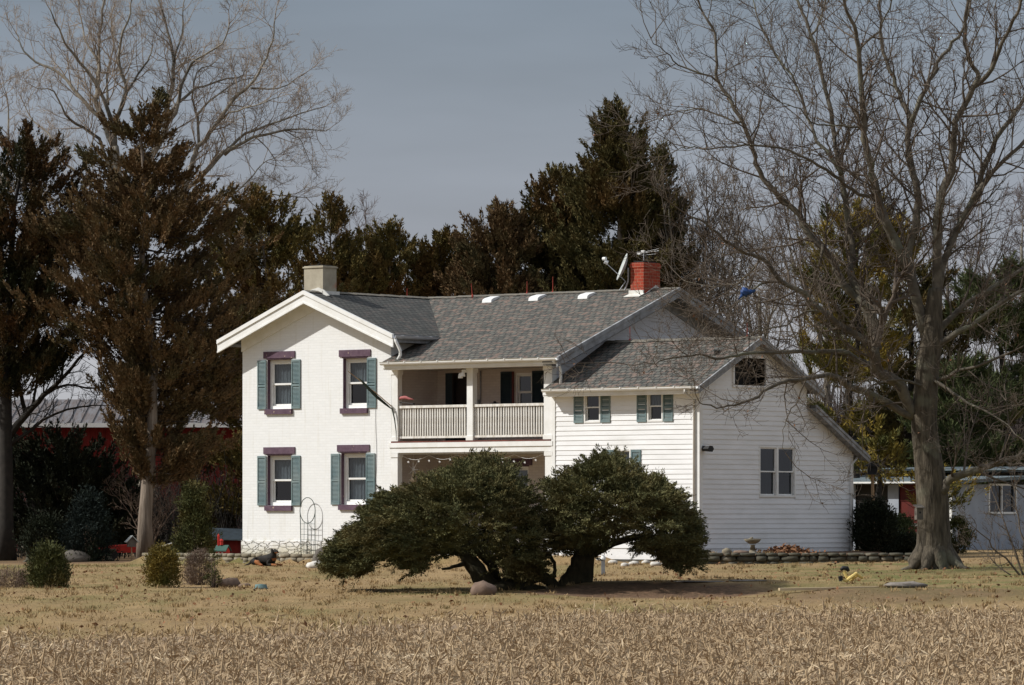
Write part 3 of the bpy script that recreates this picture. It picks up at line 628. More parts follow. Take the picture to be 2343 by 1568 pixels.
# middle block: porch
mb = HB(); fP = Face('F', 1.97)
LD = (5.98, 6.82, 3.70, 5.84)
holesP = [(5.98, 6.90, 3.72, 5.66), (8.50, 9.12, 4.55, 5.62), (8.10, 9.0, 1.9, 3.02)]
wallgrid(mb, fP, 5.67, FW, .5, 5.95, holesP, .15)
Face('R', 5.672).quad(mb, [(0.22, .5, 0), (1.97, .5, 0), (1.97, 5.95, 0), (0.22, 5.95, 0)])
mb.build('brick_wall', M['porch_wall'], house)
mb = HB(); mb.box(5.68, 11.46, .0, 1.96, 5.74, 5.78); mb.box(5.68, 11.46, .02, 1.96, 3.36, 3.40); mb.build('porch_ceiling', mat('porch_ceiling_paint', (.52, .49, .43), (.44, .41, .35), 3, .8), house)
mb = HB(); mb.box(5.70, FW - .02, -.04, 1.95, 3.685, 3.72); mb.build('porch_floor', M['porch_floor'], house)
mb = HB(); mb.box(5.64, 11.50, -.02, .04, 3.405, 3.68); mb.box(5.62, 11.52, -.05, -.02, 3.55, 3.68); mb.build('porch_beam', M['white_trim'], house)
mb = HB(); mb.box(5.70, 11.46, .0, 1.95, .4, .66); mb.build('porch_floor', M['concrete'], house)
for (a, b, c, d_) in ((5.70, 5.93, 3.725, 5.70), (8.46, 8.67, 3.725, 5.70), (11.20, 11.49, 3.725, 5.70), (5.685, 5.93, .66, 3.40), (11.24, 11.49, .66, 3.40)):
    mb = HB(); mb.box(a, b, -.02, .17, c, d_); mb.box(a - .02, b + .02, -.04, .19, c + .001, c + .12); mb.box(a - .02, b + .02, -.04, .19, d_ - .12, d_ - .001); mb.build('porch_post', M['white_trim'], house)
for (a, b) in ((5.935, 8.455), (8.675, 11.195)):
    mb = HB(); mb.box(a, b, .02, .12, 4.64, 4.71); mb.box(a, b, .03, .11, 3.80, 3.86)
    rl = mb.build('railing', M['old_white'], house)
    n = int((b - a) / .088); me0 = None
    for i in range(n):
        u = a + (i + .5) * (b - a) / n
        if me0 is None:
            m1 = MB(); m1.box(-.018, .018, -.018, .018, 0, .78); ob = m1.build('baluster', M['old_white'], rl); me0 = ob.data
        else:
            ob = bpy.data.objects.new('baluster', me0); COL.objects.link(ob); ob.parent = rl
        ob.location = (u, .07, 3.862 - HZ); ob.rotation_euler = (0, R(rng.uniform(-.6, .6)), 0)
# porch door + window upper
def door(a, b, z0, z1, m, depth=.10):
    mb = HB(); fP.box(mb, a, b, z0, z1, -.14, -depth); fP.box(mb, a + .12, b - .12, z0 + .2, z0 + .85, -depth, -depth + .012); fP.box(mb, a + .12, b - .12, z0 + 1.05, z1 - .15, -depth, -depth + .012)
    dd = mb.build('door', m, house)
    mb = HB(); mb.tube([fP.P(b - .1, z0 + 1, -depth + .01), fP.P(b - .1, z0 + 1, -depth + .06)], .025, 8); mb.build('handle', M['flash'], dd)
    mb = HB(); fP.box(mb, a, a + .05, z0, z1, -.1, .01); fP.box(mb, b - .05, b, z0, z1, -.1, .01); fP.box(mb, a + .05, b - .05, z1 - .05, z1, -.1, .01); mb.build('frame', M['dark_door'], dd)
door(6.22, 6.90, 3.72, 5.66, M['dark_door']); 
mb = HB(); fP.box(mb, 5.98, 6.22, 3.72, 5.66, -.12, .02); mb.build('shutter', M['dark_shutter'], house)
window(fP, *holesP[1], trim=None, curtain=None, sash=M['white_trim'], fw=.05, rec=.05)
shutter(fP, 8.02, 8.42, 3.9, 5.66, 'dark_shutter'); shutter(fP, 9.16, 9.60, 3.9, 5.66, 'dark_shutter')
mb = HB(); fP.box(mb, 8.425, 8.49, 4.4, 5.66, .003, .03); mb.build('window_trim', M['red_door'], house)
fS = Face('R', 5.672)
mb = HB(); fS.box(mb, .80, 1.36, .66, 2.62, .003, .03); fS.box(mb, .88, 1.28, 1.75, 2.5, .03, .035); dd = mb.build('door', M['dark_door'], house)
mb = HB(); [mb.tube([fS.P(1.08 + .17 * math.cos(q_), 2.1 + .28 * math.sin(q_), .04) for q_ in np.linspace(0, math.pi, 12)], .008, 5)]; mb.build('arched_trim', M['grey_board'], dd)
mb = HB(); fS.box(mb, .74, .80, .66, 2.68, .003, .05); fS.box(mb, 1.70, 1.76, .66, 2.68, .003, .05); fS.box(mb, .80, 1.70, 2.62, 2.68, .003, .05); mb.build('frame', M['white_trim'], dd)
mb = HB(); fS.box(mb, 1.37, 1.70, .66, 2.62, .003, .05); mb.build('door', M['red_door'], house)
window(fP, *holesP[2], trim=None, curtain='curtain', lintel='purple', fw=.05, rec=.05)
# conduit + meter box on the porch wall, floodlight on the post
mb = HB(); mb.tube([fP.P(7.28, 3.8, .03), fP.P(7.28, 5.7, .03)], .018, 8); fP.box(mb, 7.14, 7.27, 4.72, 4.90, .002, .09); mb.build('conduit', M['grey_board'], house)
mb = HB(); mb.box(8.36, 8.47, -.12, -.03, 5.58, 5.66); mb.lathe((8.30, -.1, 5.44), [(.02, .14), (.05, .11), (.07, 0), (.065, -.01)], 10); mb.lathe((8.44, -.16, 5.48), [(.02, .12), (.05, .1), (.07, 0), (.065, -.01)], 10); mb.build('floodlight', M['vent'], house)
# downspouts
def pipe(name, pts, r_=.042, m=M['white_trim']): mb = HB(); mb.tube(pts, r_, 8); return mb.build(name, m, house, smooth=True)
pipe('downspout', [(6.22, -.46, 6.56), (6.24, -.42, 6.45), (6.32, -.36, 6.25), (6.30, -.32, 6.1), (6.22, -.34, 5.98)], .045)
pipe('downspout', [(11.93, -.5, 5.82), (11.86, -.15, 5.7), (11.84, -.08, 5.55), (11.84, -.08, 5.13)], .04)
pipe('downspout', [(16.38, -.5, 5.0), (16.36, -.46, 4.88), (16.36, -.07, 4.70), (16.36, -.07, .7)], .035)
pipe('downspout', [(16.62, 6.9, 3.25), (16.56, 6.72, 3.05), (16.56, 6.72, .62)], .035)
# drip wire on the brick wall
mb = HB(); pts = [(5.12 + .02 * math.sin(i), -.012, 6.0 - i * .33) for i in range(16)]; mb.tube(pts, .006, 4); mb.build('cable', M['grey_board'], house)

# wing: clapboards
def siding(mb, fc, z0, z1, lo, hi, holes, h=.131):
    r_ = random.Random(9); z = z0
    while z < z1 - .01:
        zt = min(z + h, z1); segs = [(lo(z), hi(z), lo(zt), hi(zt))]
        cuts = sorted([(a, b) for a, b, c, d in holes if c < (z + zt) / 2 < d])
        def put(a, b, a2, b2):
            if b - a < .01 and b2 - a2 < .01: return
            wv = [.019 + r_.uniform(-.004, .004) for _ in range(2)]
            fc.quad(mb, [(a, z, wv[0]), (b, z, wv[1]), (b2, zt, .004), (a2, zt, .004)]); fc.quad(mb, [(a, z, wv[0]), (b, z, wv[1]), (b, z, 0), (a, z, 0)])
        a, b, a2, b2 = segs[0]
        for c in cuts: put(a, c[0], a2, c[0]); a = a2 = c[1]
        put(a, b, a2, b2); z += h
WF = [(12.60, 13.16, 4.15, 4.98), (14.76, 15.28, 4.15, 4.98), (13.70, 14.20, 2.55, 3.43)]
WR = [(1.48, 2.87, 5.13, 5.86), (2.60, 4.22, 2.16, 3.53)]
mb = HB(); siding(mb, FL, .80, 4.90, lambda z: FW, lambda z: 16.48, WF); mb.build('clapboard_wall', M['white_siding'], house)
fW = Face('R', 16.48)
def whi(z):
    if z <= lean_roof(6.87) - .09: return 6.87
    if z <= 4.57: return min(6.87, 4.74 + (4.66 - .09 - z) / .55)
    return min(4.74, 2.33 + (6.43 - .09 - z) / .5)
def wlo(z): return max(0., 2.33 - (6.43 - .09 - z) / .5)
mb = HB(); siding(mb, fW, .80, 6.34, wlo, lambda z: max(wlo(z), whi(z)), WR); mb.build('clapboard_wall', M['white_siding'], house)
mb = HB(); wallgrid(mb, Face('F', .003), FW, 16.47, .5, 4.99, WF, .15); wallgrid(mb, Face('R', 16.477), 0, 4.74, .5, 5.0, [WR[1]], .15)
Face('R', 16.477).quad(mb, [(4.74, .5, 0), (6.87, .5, 0), (6.87, 3.38, 0), (4.74, 4.56, 0)])
Face('R', 16.477).quad(mb, [(0, 5.0, 0), (WR[0][0], 5.0, 0), (WR[0][0], 5.86, 0), (0, 5.13, 0)]); Face('R', 16.477).quad(mb, [(WR[0][1], 5.0, 0), (4.74, 5.0, 0), (4.7, 5.13, 0), (WR[0][1], 6.08, 0)])
Face('R', 16.477).quad(mb, [(WR[0][0], 5.0, 0), (WR[0][1], 5.0, 0), (WR[0][1], 5.13, 0), (WR[0][0], 5.13, 0)]); Face('R', 16.477).quad(mb, [(WR[0][0], 5.86, 0), (WR[0][1], 5.86, 0), (WR[0][1], 6.08, 0), (2.33, 6.33, 0), (WR[0][0], 5.92, 0)])
Face('F', 6.87).quad(mb, [(FW, .5, 0), (16.47, .5, 0), (16.47, 3.5, 0), (FW, 3.5, 0)]); Face('F', 4.74).quad(mb, [(FW, 4.5, 0), (16.47, 4.5, 0), (16.47, 5.1, 0), (FW, 5.1, 0)])
mb.build('wall_sheathing', M['white_siding'], house)
for bxs in ([(16.37, 16.515, -.035, -.003, .79, 4.9), (16.484, 16.52, -.003, .11, .79, 4.95)], [(16.484, 16.51, 6.78, 6.88, .79, 3.35)], [(11.47, 11.60, -.035, -.003, .79, 4.9)]):
    mb = HB(); [mb.box(*b_) for b_ in bxs]; mb.build('corner_board', M['white_trim'], house)
mb = HB(); mb.box(FW, 16.46, .02, 6.8, .3, .79); mb.build('foundation', mat('dark_foundation', (.13, .12, .10), (.08, .075, .06), 3, .95, .4), house)  # wing foundation, darker than the left block's
window(FL, *WF[0], trim=None, curtain=None, shut=(-1, 1), rec=-.03, fw=.04, sw=.03, shw=.32)
window(FL, *WF[1], trim=None, curtain='curtain', shut=(-1, 1), rec=-.03, fw=.04, sw=.03, shw=.32, low_curtain=False)
window(FL, *WF[2], trim=None, curtain='curtain', shut=(-1, 1), rec=-.03, fw=.04, sw=.03, shw=.32)
a, b, z0, z1 = WR[1]; mid = (a + b) / 2
for u0, u1 in ((a, mid - .0), (mid, b)): window(fW, u0, u1, z0, z1, trim=None, curtain=None, rec=-.025, fw=.045, sw=.035, low_curtain=False, sash=M['white_trim'])
# attic opening: open louvre frame, dark inside
a, b, z0, z1 = WR[0]; mb = HB()
for q in ((a - .06, a, z0 - .06, z1 + .06), (b, b + .06, z0 - .06, z1 + .06), (a, b, z1, z1 + .06), (a, b, z0 - .06, z0)): fW.box(mb, *q, .0, .05)
at_w = mb.build('window', M['white_siding'], house)
mb = HB(); fW.box(mb, a + .68, a + .71, z0, z1, -.03, .01); mb.build('mullion', M['black'], at_w)
mb = HB(); fW.box(mb, a - .2, b + .2, z0 - .2, z1 + .2, -.5, -.45); mb.build('dark_liner', M['dark_liner'], at_w)  # dark panel added behind the opening to read as unlit
# wall lamp on the grey wall
mb = HB(); fW.box(mb, .08, .2, 3.36, 3.5, .0, .05)
mb.add(*[(lambda v: (v, [tuple(range(6)), (6, 7, 8, 9, 10, 11)[::-1]] + [(i, i + 6, (i + 1) % 6 + 6, (i + 1) % 6) for i in range(6)]))([fW.P(.12 + rr * math.cos(k * math.pi / 3), 3.42 + rr * math.sin(k * math.pi / 3) * .7, o) for rr, o in ((.09, .05), (.13, .30)) for k in range(6)])][0]); mb.build('wall_lamp', M['black'], house)

# --- dish, antenna on the house roof
def hw(f, d, z): x, y = toworld(f, d); return (x, y, z)
dish = empty('satellite_dish', hw(10.35, 4.55, 7.95), -TH, 'grey satellite dish clamped beside the red brick chimney', 'satellite dish')
mb = MB(); mb.tube([(0, 0, 0), (.12, .0, .25), (.14, -.02, .62)], .022, 8); mb.tube([(-.15, -.05, -.0), (.05, -.02, .25)], .014, 6); mb.build('mast', M['aluminium'], dish)
def dish_mesh():
    mb = MB(); n = 20; rings = 5; ax = Vector((-.66, -.67, .36)).normalized(); u = ax.cross(Vector((0, 0, 1))).normalized(); v = ax.cross(u); c = Vector((.05, -.05, .62)); vs = []; fs = []
    for side in (0, 1):
        for i in range(rings + 1):
            rr = .36 * i / rings
            for k in range(n): an = 2 * math.pi * k / n; q = c + (u * math.cos(an) * .95 + v * math.sin(an) * 1.1) * rr + ax * (.10 * (rr / .36) ** 2 - .012 * side); vs.append(tuple(q))
    o = (rings + 1) * n
    for s_ in (0, o):
        for i in range(rings):
            for k in range(n): fs.append((s_ + i * n + k, s_ + i * n + (k + 1) % n, s_ + (i + 1) * n + (k + 1) % n, s_ + (i + 1) * n + k))
    for k in range(n): fs.append((rings * n + k, rings * n + (k + 1) % n, o + rings * n + (k + 1) % n, o + rings * n + k))
    mb.add(vs, fs); return mb, c, ax
mb, c, ax = dish_mesh(); mb.build('reflector', M['dish'], dish, smooth=True)
mb = MB(); e = c + ax * .62 + Vector((0, 0, -.05)); mb.tube([tuple(c + Vector((0, 0, -.36))), tuple(e)], .012, 6); mb.build('feed_arm', M['aluminium'], dish)
mb = MB(); mb.tube([tuple(e), tuple(e - ax * .10)], [.05, .065], 10); mb.tube([tuple(e + Vector((.05, 0, .08))), tuple(e + Vector((-.05, 0, .08)))], .05, 10); mb.build('receiver', M['vent'], dish)
ant = empty('television_antenna', hw(10.84, 4.78, 8.66), -TH, 'small television antenna on a mast above the red chimney', 'antenna')
mb = MB(); mb.tube([(0, 0, -.6), (0, 0, .42)], .016, 8); mb.build('mast', M['aluminium'], ant)
mb = MB(); mb.tube([(-.22, 0, .44), (.62, .15, .52)], .012, 6)
for i in range(7): x = -.1 + i * .11; mb.tube([(x, -.18 + .012 * i, .45 + x * .1), (x, .2 - .012 * i, .46 + x * .1)], .005, 5)
mb.tube([(-.15, 0, .36), (.5, .12, .40)], .006, 5); mb.tube([(-.2, 0, .46), (.65, .15, .60)], .006, 5); mb.build('boom', M['vent'], ant)
mb = MB(); mb.box(-.3, -.14, -.05, .05, .40, .50); mb.box(-.1, .04, -.04, .05, .46, .55); mb.build('amplifier', M['vent'], ant); ant.scale = (.72, .72, .72)
# furled flag
fl = empty('furled_flag', hw(5.75, -.1, 4.75), -TH, 'dark furled flag on a pole slanting up from the left porch post', 'flag')
mb = MB(); mb.tube([(0.02, 0, -.05), (-.3, -.25, .30), (-.92, -.75, .92)], [.014, .014, .010], 8); mb.build('pole', M['tan_wood'], fl)
mb = MB(); P = [(0.02, 0, -.12), (-.12, -.1, .02), (-.30, -.26, .22), (-.48, -.40, .45), (-.62, -.5, .64), (-.70, -.57, .74)]; mb.tube(P, [.015, .035, .046, .042, .03, .012], 10); mb.tube([(0.04, 0, -.1), (.12, .02, -.4), (.17, .03, -.75), (.18, .03, -1.0)], [.02, .018, .012, .006], 6); mb.build('cloth', M['black_cloth'], fl, smooth=True)
pk = empty('pink_bundle', hw(6.0, .05, 4.88), -TH, 'pink rolled cloth sticking out by the left porch post above the railing', 'cloth')
mb = MB(); mb.tube([(-.12, 0, -.02), (.0, 0, .05), (.16, 0, .06), (.30, 0, .02), (.46, 0, .0)], [.02, .045, .05, .035, .015], 8); mb.build('roll', M['pink_cloth'], pk, smooth=True)
mb = MB(); mb.tube([(-.1, .02, -.07), (.45, .02, -.12)], .012, 6); mb.lathe((.44, .02, -.13), [(.03, -.02), (.035, .02), (.01, .04)], 8); mb.build('stick', M['black'], pk)
# kettle grill on the balcony
gr = empty('kettle_grill', hw(8.98, .55, 3.72), -TH, 'black round kettle grill behind the balcony railing right of the middle post', 'grill')
mb = MB(); mb.lathe((0, 0, .55), [(.02, 0), (.17, .05), (.24, .16), (.25, .24)], 18); mb.build('bowl', M['black'], gr, smooth=True)
mb = MB(); mb.lathe((0, 0, .80), [(.255, 0), (.24, .1), (.16, .2), (.04, .25), (.03, .28)], 18); mb.build('lid', M['black'], gr, smooth=True)
for k in range(3): an = k * 2.1; mb = MB(); mb.tube([(.1 * math.cos(an), .1 * math.sin(an), .6), (.25 * math.cos(an), .25 * math.sin(an), 0)], .012, 6); mb.build('leg', M['aluminium'], gr)
# lower porch: hanging pot, hanging ornament, light strings
hp = empty('hanging_pot', hw(8.85, .0, 3.40), -TH, 'black hanging flower pot under the porch beam', 'flower pot')
mb = MB(); mb.lathe((0, 0, -.30), [(.09, 0), (.14, .06), (.16, .16), (.13, .18)], 14); mb.build('pot', M['black'], hp, smooth=True)
mb = MB(); [mb.tube([(.13 * math.cos(k * 2.1), .13 * math.sin(k * 2.1), -.13), (0, 0, 0)], .004, 4) for k in range(3)]; mb.build('hanger', M['black'], hp)
ho = empty('hanging_ornament', hw(6.1, .45, 3.36), -TH, 'white star shaped ornament with a round gourd hanging at the left of the lower porch', 'ornament')
mb = MB(); c = Vector((0, 0, -.42))
for k in range(7): an = k * 2 * math.pi / 7; mb.tube([tuple(c), tuple(c + Vector((math.cos(an) * .2, .02, math.sin(an) * .26)))], [.014, .004], 5)
mb.tube([(0, 0, 0), tuple(c)], .005, 4); mb.build('star', M['vent'], ho)
mb = MB(); mb.lathe((0, 0, -.82), [(.02, 0), (.08, .04), (.10, .11), (.07, .19), (.03, .26), (.01, .4)], 14); mb.build('gourd', mat('cream_gourd', (.62, .5, .36), (.5, .38, .26), 5, .6), ho, smooth=True)
ls = empty('string_lights', hw(5.95, .1, 3.38), -TH, 'strings of small white icicle lights draped under the lower porch beam', 'string lights')
mb = MB(); pb = []
for i in range(41):
    u = 5.1 * i / 40; z = -.05 - .12 * abs(math.sin(i * math.pi / 8)); pb.append((u, .02, z))
mb.tube(pb, .005, 4); mb.build('wire', M['vent'], ls)
mb = MB(); r_ = random.Random(4)
for i in range(2, 40, 3):
    u, y, z = pb[i]; z -= r_.uniform(.02, .35)
    for k in range(4): an = k * math.pi / 4; mb.tube([(u - .035 * math.cos(an), y, z - .035 * math.sin(an)), (u + .035 * math.cos(an), y, z + .035 * math.sin(an))], .006, 4)
mb.build('lights', M['vent'], ls)

# trellis leaning by the brick wall
tx = empty('garden_trellis', (*toworld(2.66, -.15), .57), -TH, 'dark wire garden trellis with a round hoop top against the white brick wall', 'trellis')
mb = MB(); el = [(.29 * math.cos(a_), 0, 1.24 + .36 * math.sin(a_)) for a_ in [2 * math.pi * k / 28 for k in range(29)]]; mb.tube(el, .011, 6, cap=False); mb.build('hoop', M['green_metal'], tx)
mb = MB(); mb.tube([(-.29, 0, 1.24), (-.275, 0, .9), (-.25, 0, 0)], .011, 6); mb.tube([(.29, 0, 1.24), (.28, 0, .9), (.29, 0, 0)], .011, 6)
for x in (-.13, 0, .13): mb.tube([(x, 0, .92 if x else .89), (x * 1.1, 0, 0)], .006, 5)
for k in range(6): z = .86 - k * .15; mb.tube([(-.27, 0, z), (.285, 0, z)], .006, 5)
mb.build('lattice', M['green_metal'], tx)

# ------------------------------------------------------------------ stone walls
def world_mb(loc): return MB(loc)
p0 = toworld(-2.2, -1.62); 
a0 = toworld(-2.3, -1.55); a1 = toworld(5.9, -1.55)
mb = MB((a0[0], a0[1], .3)); ln = (a1[0] - a0[0], a1[1] - a0[1]); ll = math.hypot(*ln); nn = (-HS, -HC)
rubble(mb, a0, a1, .20, .60, nn, .36, .105, 11, .07)
o = mb.build('stone_wall', M['stone'], smooth=True); o.location = (a0[0], a0[1], .3); tag(o, 'low pale fieldstone retaining wall below the white brick gable wall', 'stone wall')
mb = MB((4.2, 116, .4)); rubble(mb, (4.1, 115.98), (10.3, 116.0), .38, .72, (0, -1), .34, .115, 12)
rubble(mb, (4.1, 119.2), (4.12, 115.98), .38, .72, (-1, 0), .34, .115, 13)
o = mb.build('stone_edging', M['dark_stone'], smooth=True); o.location = (4.2, 116, .4); tag(o, 'low dark mossy stone edging in front of the grey clapboard wall', 'stone edging')

def rock(name, px, py, wpx, hpx, m, label, cat='rock', seed=0, group=None, sink=.25, Y=None):
    x, y, z = gp(px, py) if Y is None else (*at(px, py, Y)[:2], gz(*at(px, py, Y)[:2])); s = FPX / y; w_ = wpx / s / 2; h = hpx / s / (1 - sink)
    mb = MB(); vs = []; fs = []; n, k_ = 9, 14; r_ = random.Random(seed); ofs = r_.uniform(0, 99)
    for i in range(n + 1):
        for k in range(k_):
            th = math.pi * i / n; ph = 2 * math.pi * k / k_; d = Vector((math.sin(th) * math.cos(ph), math.sin(th) * math.sin(ph), math.cos(th)))
            rr = 1 + .22 * mnoise.noise(d * 1.6 + Vector((ofs, 0, 0))) + .08 * mnoise.noise(d * 4 + Vector((ofs, 5, 0)))
            vs.append((d.x * w_ * rr, d.y * w_ * .75 * rr, (d.z * .5 + .5 - sink) * h * rr))
    for i in range(n):
        for k in range(k_): fs.append((i * k_ + k, i * k_ + (k + 1) % k_, i * k_ + k_ + (k + 1) % k_, i * k_ + k_ + k))
    mb.add(vs, fs); o = mb.build(name, m, smooth=True); o.location = (x, y, z); return tag(o, label, cat, group)
rock('boulder', 172, 1287, 72, 28, M['grey_stone'], 'rounded grey-brown boulder in shade at the left under the cedars', 'boulder', 1)
rock('boulder', 520, 1344, 62, 22, M['pink_stone'], 'pinkish boulder on the dry lawn left of the teal tub', 'boulder', 2)
rock('rock', 560, 1345, 30, 10, M['pink_stone'], 'small flat pinkish rock beside the pink boulder', 'rock', 22)
rock('boulder', 1106, 1362, 62, 30, M['pink_stone'], 'brown boulder at the foot of the leaning juniper trunk', 'boulder', 3)
rock('boulder', 738, 1280, 46, 34, M['grey_stone'], 'grey boulder against the wall right of the trellis', 'boulder', 4, Y=125.3)
rock('boulder', 722, 1300, 44, 16, M['white_stone'], 'pale rock on the grass at the left tip of the juniper', 'rock', 5)
rock('garden_stone', 1663, 1274, 22, 13, M['stone'], 'round pale stone in the bed left of the bird bath', 'stone', 6, Y=116.6)
rock('garden_stone', 1695, 1277, 40, 8, M['pink_stone'], 'flat tan stone between the round pale stone and the bird bath', 'stone', 7, Y=116.5)
for i, (px, py, w_, h) in enumerate([(1345, 1288, 22, 9), (1372, 1284, 18, 8), (1402, 1291, 24, 9), (1430, 1296, 20, 8), (1452, 1293, 26, 9), (1478, 1290, 20, 8), (1500, 1295, 26, 10), (1524, 1292, 22, 9), (1418, 1276, 20, 9), (1448, 1272, 26, 10), (1480, 1278, 22, 8), (1508, 1281, 20, 8), (1536, 1286, 18, 8), (1330, 1278, 16, 7), (1595, 1283, 22, 10), (1560, 1290, 18, 8)]):
    rock('border_stone', px, py, w_, h, M['white_stone'], 'pale border stone in the broken row of stones behind the junipers', 'stone', 30 + i, group='pale border stones behind the junipers')
rock('gravel_heap', 2070, 1345, 100, 14, M['ash'], 'low grey gravel heap on the lawn in front of the big tree', 'gravel heap', 50)
rock('stone_slab', 1600, 1332, 120, 3, M['ash'], 'long flat grey stone slab on the lawn right of the junipers', 'stone slab', 51)
rock('stone_slab', 1712, 1330, 90, 3, M['ash'], 'short flat grey stone slab left of the toy digger', 'stone slab', 52)

# ------------------------------------------------------------------ vegetation builders
def prof_fn(prof, Y):
    zs = []; cx = []; rr = []
    for py, a, b in sorted(prof, key=lambda p: -p[0]):
        zs.append(at(0, py, Y)[2]); cx.append(((a + b) / 2 - 1171.5) / FPX * Y); rr.append((b - a) / 2 / FPX * Y)
    return np.array(zs), np.array(cx), np.array(rr)
def cedar(label, px, Y, prof, leafm, seed, n_br=170, per=9, nb=26, trunk_r=.2, barkm='bark_cedar', up=.28, bl=.125, bw=.042, name='cedar_tree', group=None, gap=-.14, depth=.85, ragged=1.0, cat='tree'):
    rng = np.random.default_rng(seed); x0 = (px - 1171.5) / FPX * Y; zb = gz(x0, Y)
    zs, cx, rr = prof_fn(prof, Y); ztop = zs[-1]
    root = empty(name, (x0, Y, zb), 0, label, cat, group); off = np.array([x0, Y, zb])
    cxf = lambda z: np.interp(z, [zb] + list(zs), [x0] + list(cx)); rf = lambda z: np.interp(z, zs, rr)
    k = 12; tz = np.linspace(zb - .1, ztop - .1, k); r2 = random.Random(seed)
    tp = [(float(x0 + (cxf(z) - x0) * min(1, max(0, (z - zb) / (ztop - zb))) ** 1.3 + r2.uniform(-.04, .04)), Y + r2.uniform(-.04, .04), float(z)) for z in tz]
    tr = [trunk_r * (1 - .92 * i / (k - 1)) * (1.35 if i == 0 else 1) for i in range(k)]
    mb = MB(tuple(off)); mb.tube(tp, tr, 12); mb.build('trunk', M[barkm], root, smooth=True)
    tzs = np.array([p[2] for p in tp]); txs = np.array([p[0] for p in tp])
    zl = np.linspace(zs[0], ztop - .15, 300); wt = np.interp(zl, zs, rr) + .35; cdf = np.cumsum(wt); cdf /= cdf[-1]
    Cs = []; Ds = []; paths = []; n_br = int(n_br * 1.45)
    for i in range(n_br):
        z = float(np.interp((i + rng.random()) / n_br, cdf, zl)); a = rng.random() * 2 * math.pi
        if i % 4 == 0: a = (0 if rng.random() < .5 else math.pi) + rng.normal() * .35
        R_ = float(rf(z)); ln = R_ * (.50 + .50 * rng.random() ** .6) * (1 + .22 * ragged * (rng.random() < .3))
        tip = np.array([cxf(z) + math.cos(a) * ln, Y + math.sin(a) * ln * depth, z + .05 * rng.normal()])
        zz = max(zb + .8, z - (up + .25 * rng.random()) * ln - .1); st = np.array([np.interp(zz, tzs, txs), Y, zz])
        mid = st * .45 + tip * .55 + np.array([0, 0, -.16 * ln]) + rng.normal(size=3) * .05 * min(1, ln)
        d = tip - mid; d /= np.linalg.norm(d) + 1e-6; lat = np.cross(d, [0, 0, 1.0]); lat /= np.linalg.norm(lat) + 1e-6
        if R_ > 1.1 and mnoise.noise(Vector(((st + tip) / 2) * .8) + Vector((seed, 0, 0))) < gap - .08: continue
        if i % 3 == 0: paths.append(([st - off, mid - off, tip - off], [max(.010, .020 * ln / 2), .010, .004], 4))
        k_ = max(3, int(per * min(1.25, .35 + .5 * ln)))
        for j in range(k_):
            sj = .10 + .92 * (j + rng.random()) / k_
            p = st * (1 - sj) ** 2 + 2 * mid * sj * (1 - sj) + tip * sj * sj if sj <= 1 else tip
            if mnoise.noise(Vector(p * 1.7) + Vector((0, seed, 0))) < gap - .1: continue
            sgn = (-1) ** j; fan = rng.uniform(.15, .95) * (1.15 - .75 * min(sj, 1))
            dd = d + lat * sgn * fan * 1.2 + np.array([0, 0, .30 + .25 * rng.random()]) + rng.normal(size=3) * .12; dd /= np.linalg.norm(dd)
            sl = (.22 + .30 * rng.random()) * min(1, .45 + .5 * ln); m = max(8, int(nb * 1.5 * sl / .35))
            u = rng.random(m)[:, None] ** .8; p0 = p + rng.normal(size=3) * .05
            Cs.append(p0 + dd * u * sl + np.array([0, 0, .10]) * u * u + rng.normal(size=(m, 3)) * (.052 * (1.15 - u))); Ds.append(dd + rng.normal(size=(m, 3)) * .42 + np.array([0, 0, .12]))
    for z in np.linspace(ztop - 1.3, ztop - .12, 14):      # the leader, clothed up to its tip
        m = int(nb * .9)
        for k in range(2):
            a = rng.random() * 6.28; dd = np.array([math.cos(a) * .45, math.sin(a) * .45, 1.0]); p = np.array([cxf(z), Y, z])
            u = rng.random(m)[:, None]; Cs.append(p + dd * u * .22 + rng.normal(size=(m, 3)) * .03); Ds.append(dd + rng.normal(size=(m, 3)) * .4)
    C = np.concatenate(Cs) - off; D = np.concatenate(Ds); n = len(C)
    V, F = blades(C, D, bl * (.6 + .8 * rng.random(n)), bw * (.6 + .8 * rng.random(n)), rng)
    np_mesh('crown', V, F, M[leafm], root)
    V, F = tubes(paths); np_mesh('branches', V, F, M['bark_branch'], root, smooth=True)
    return root

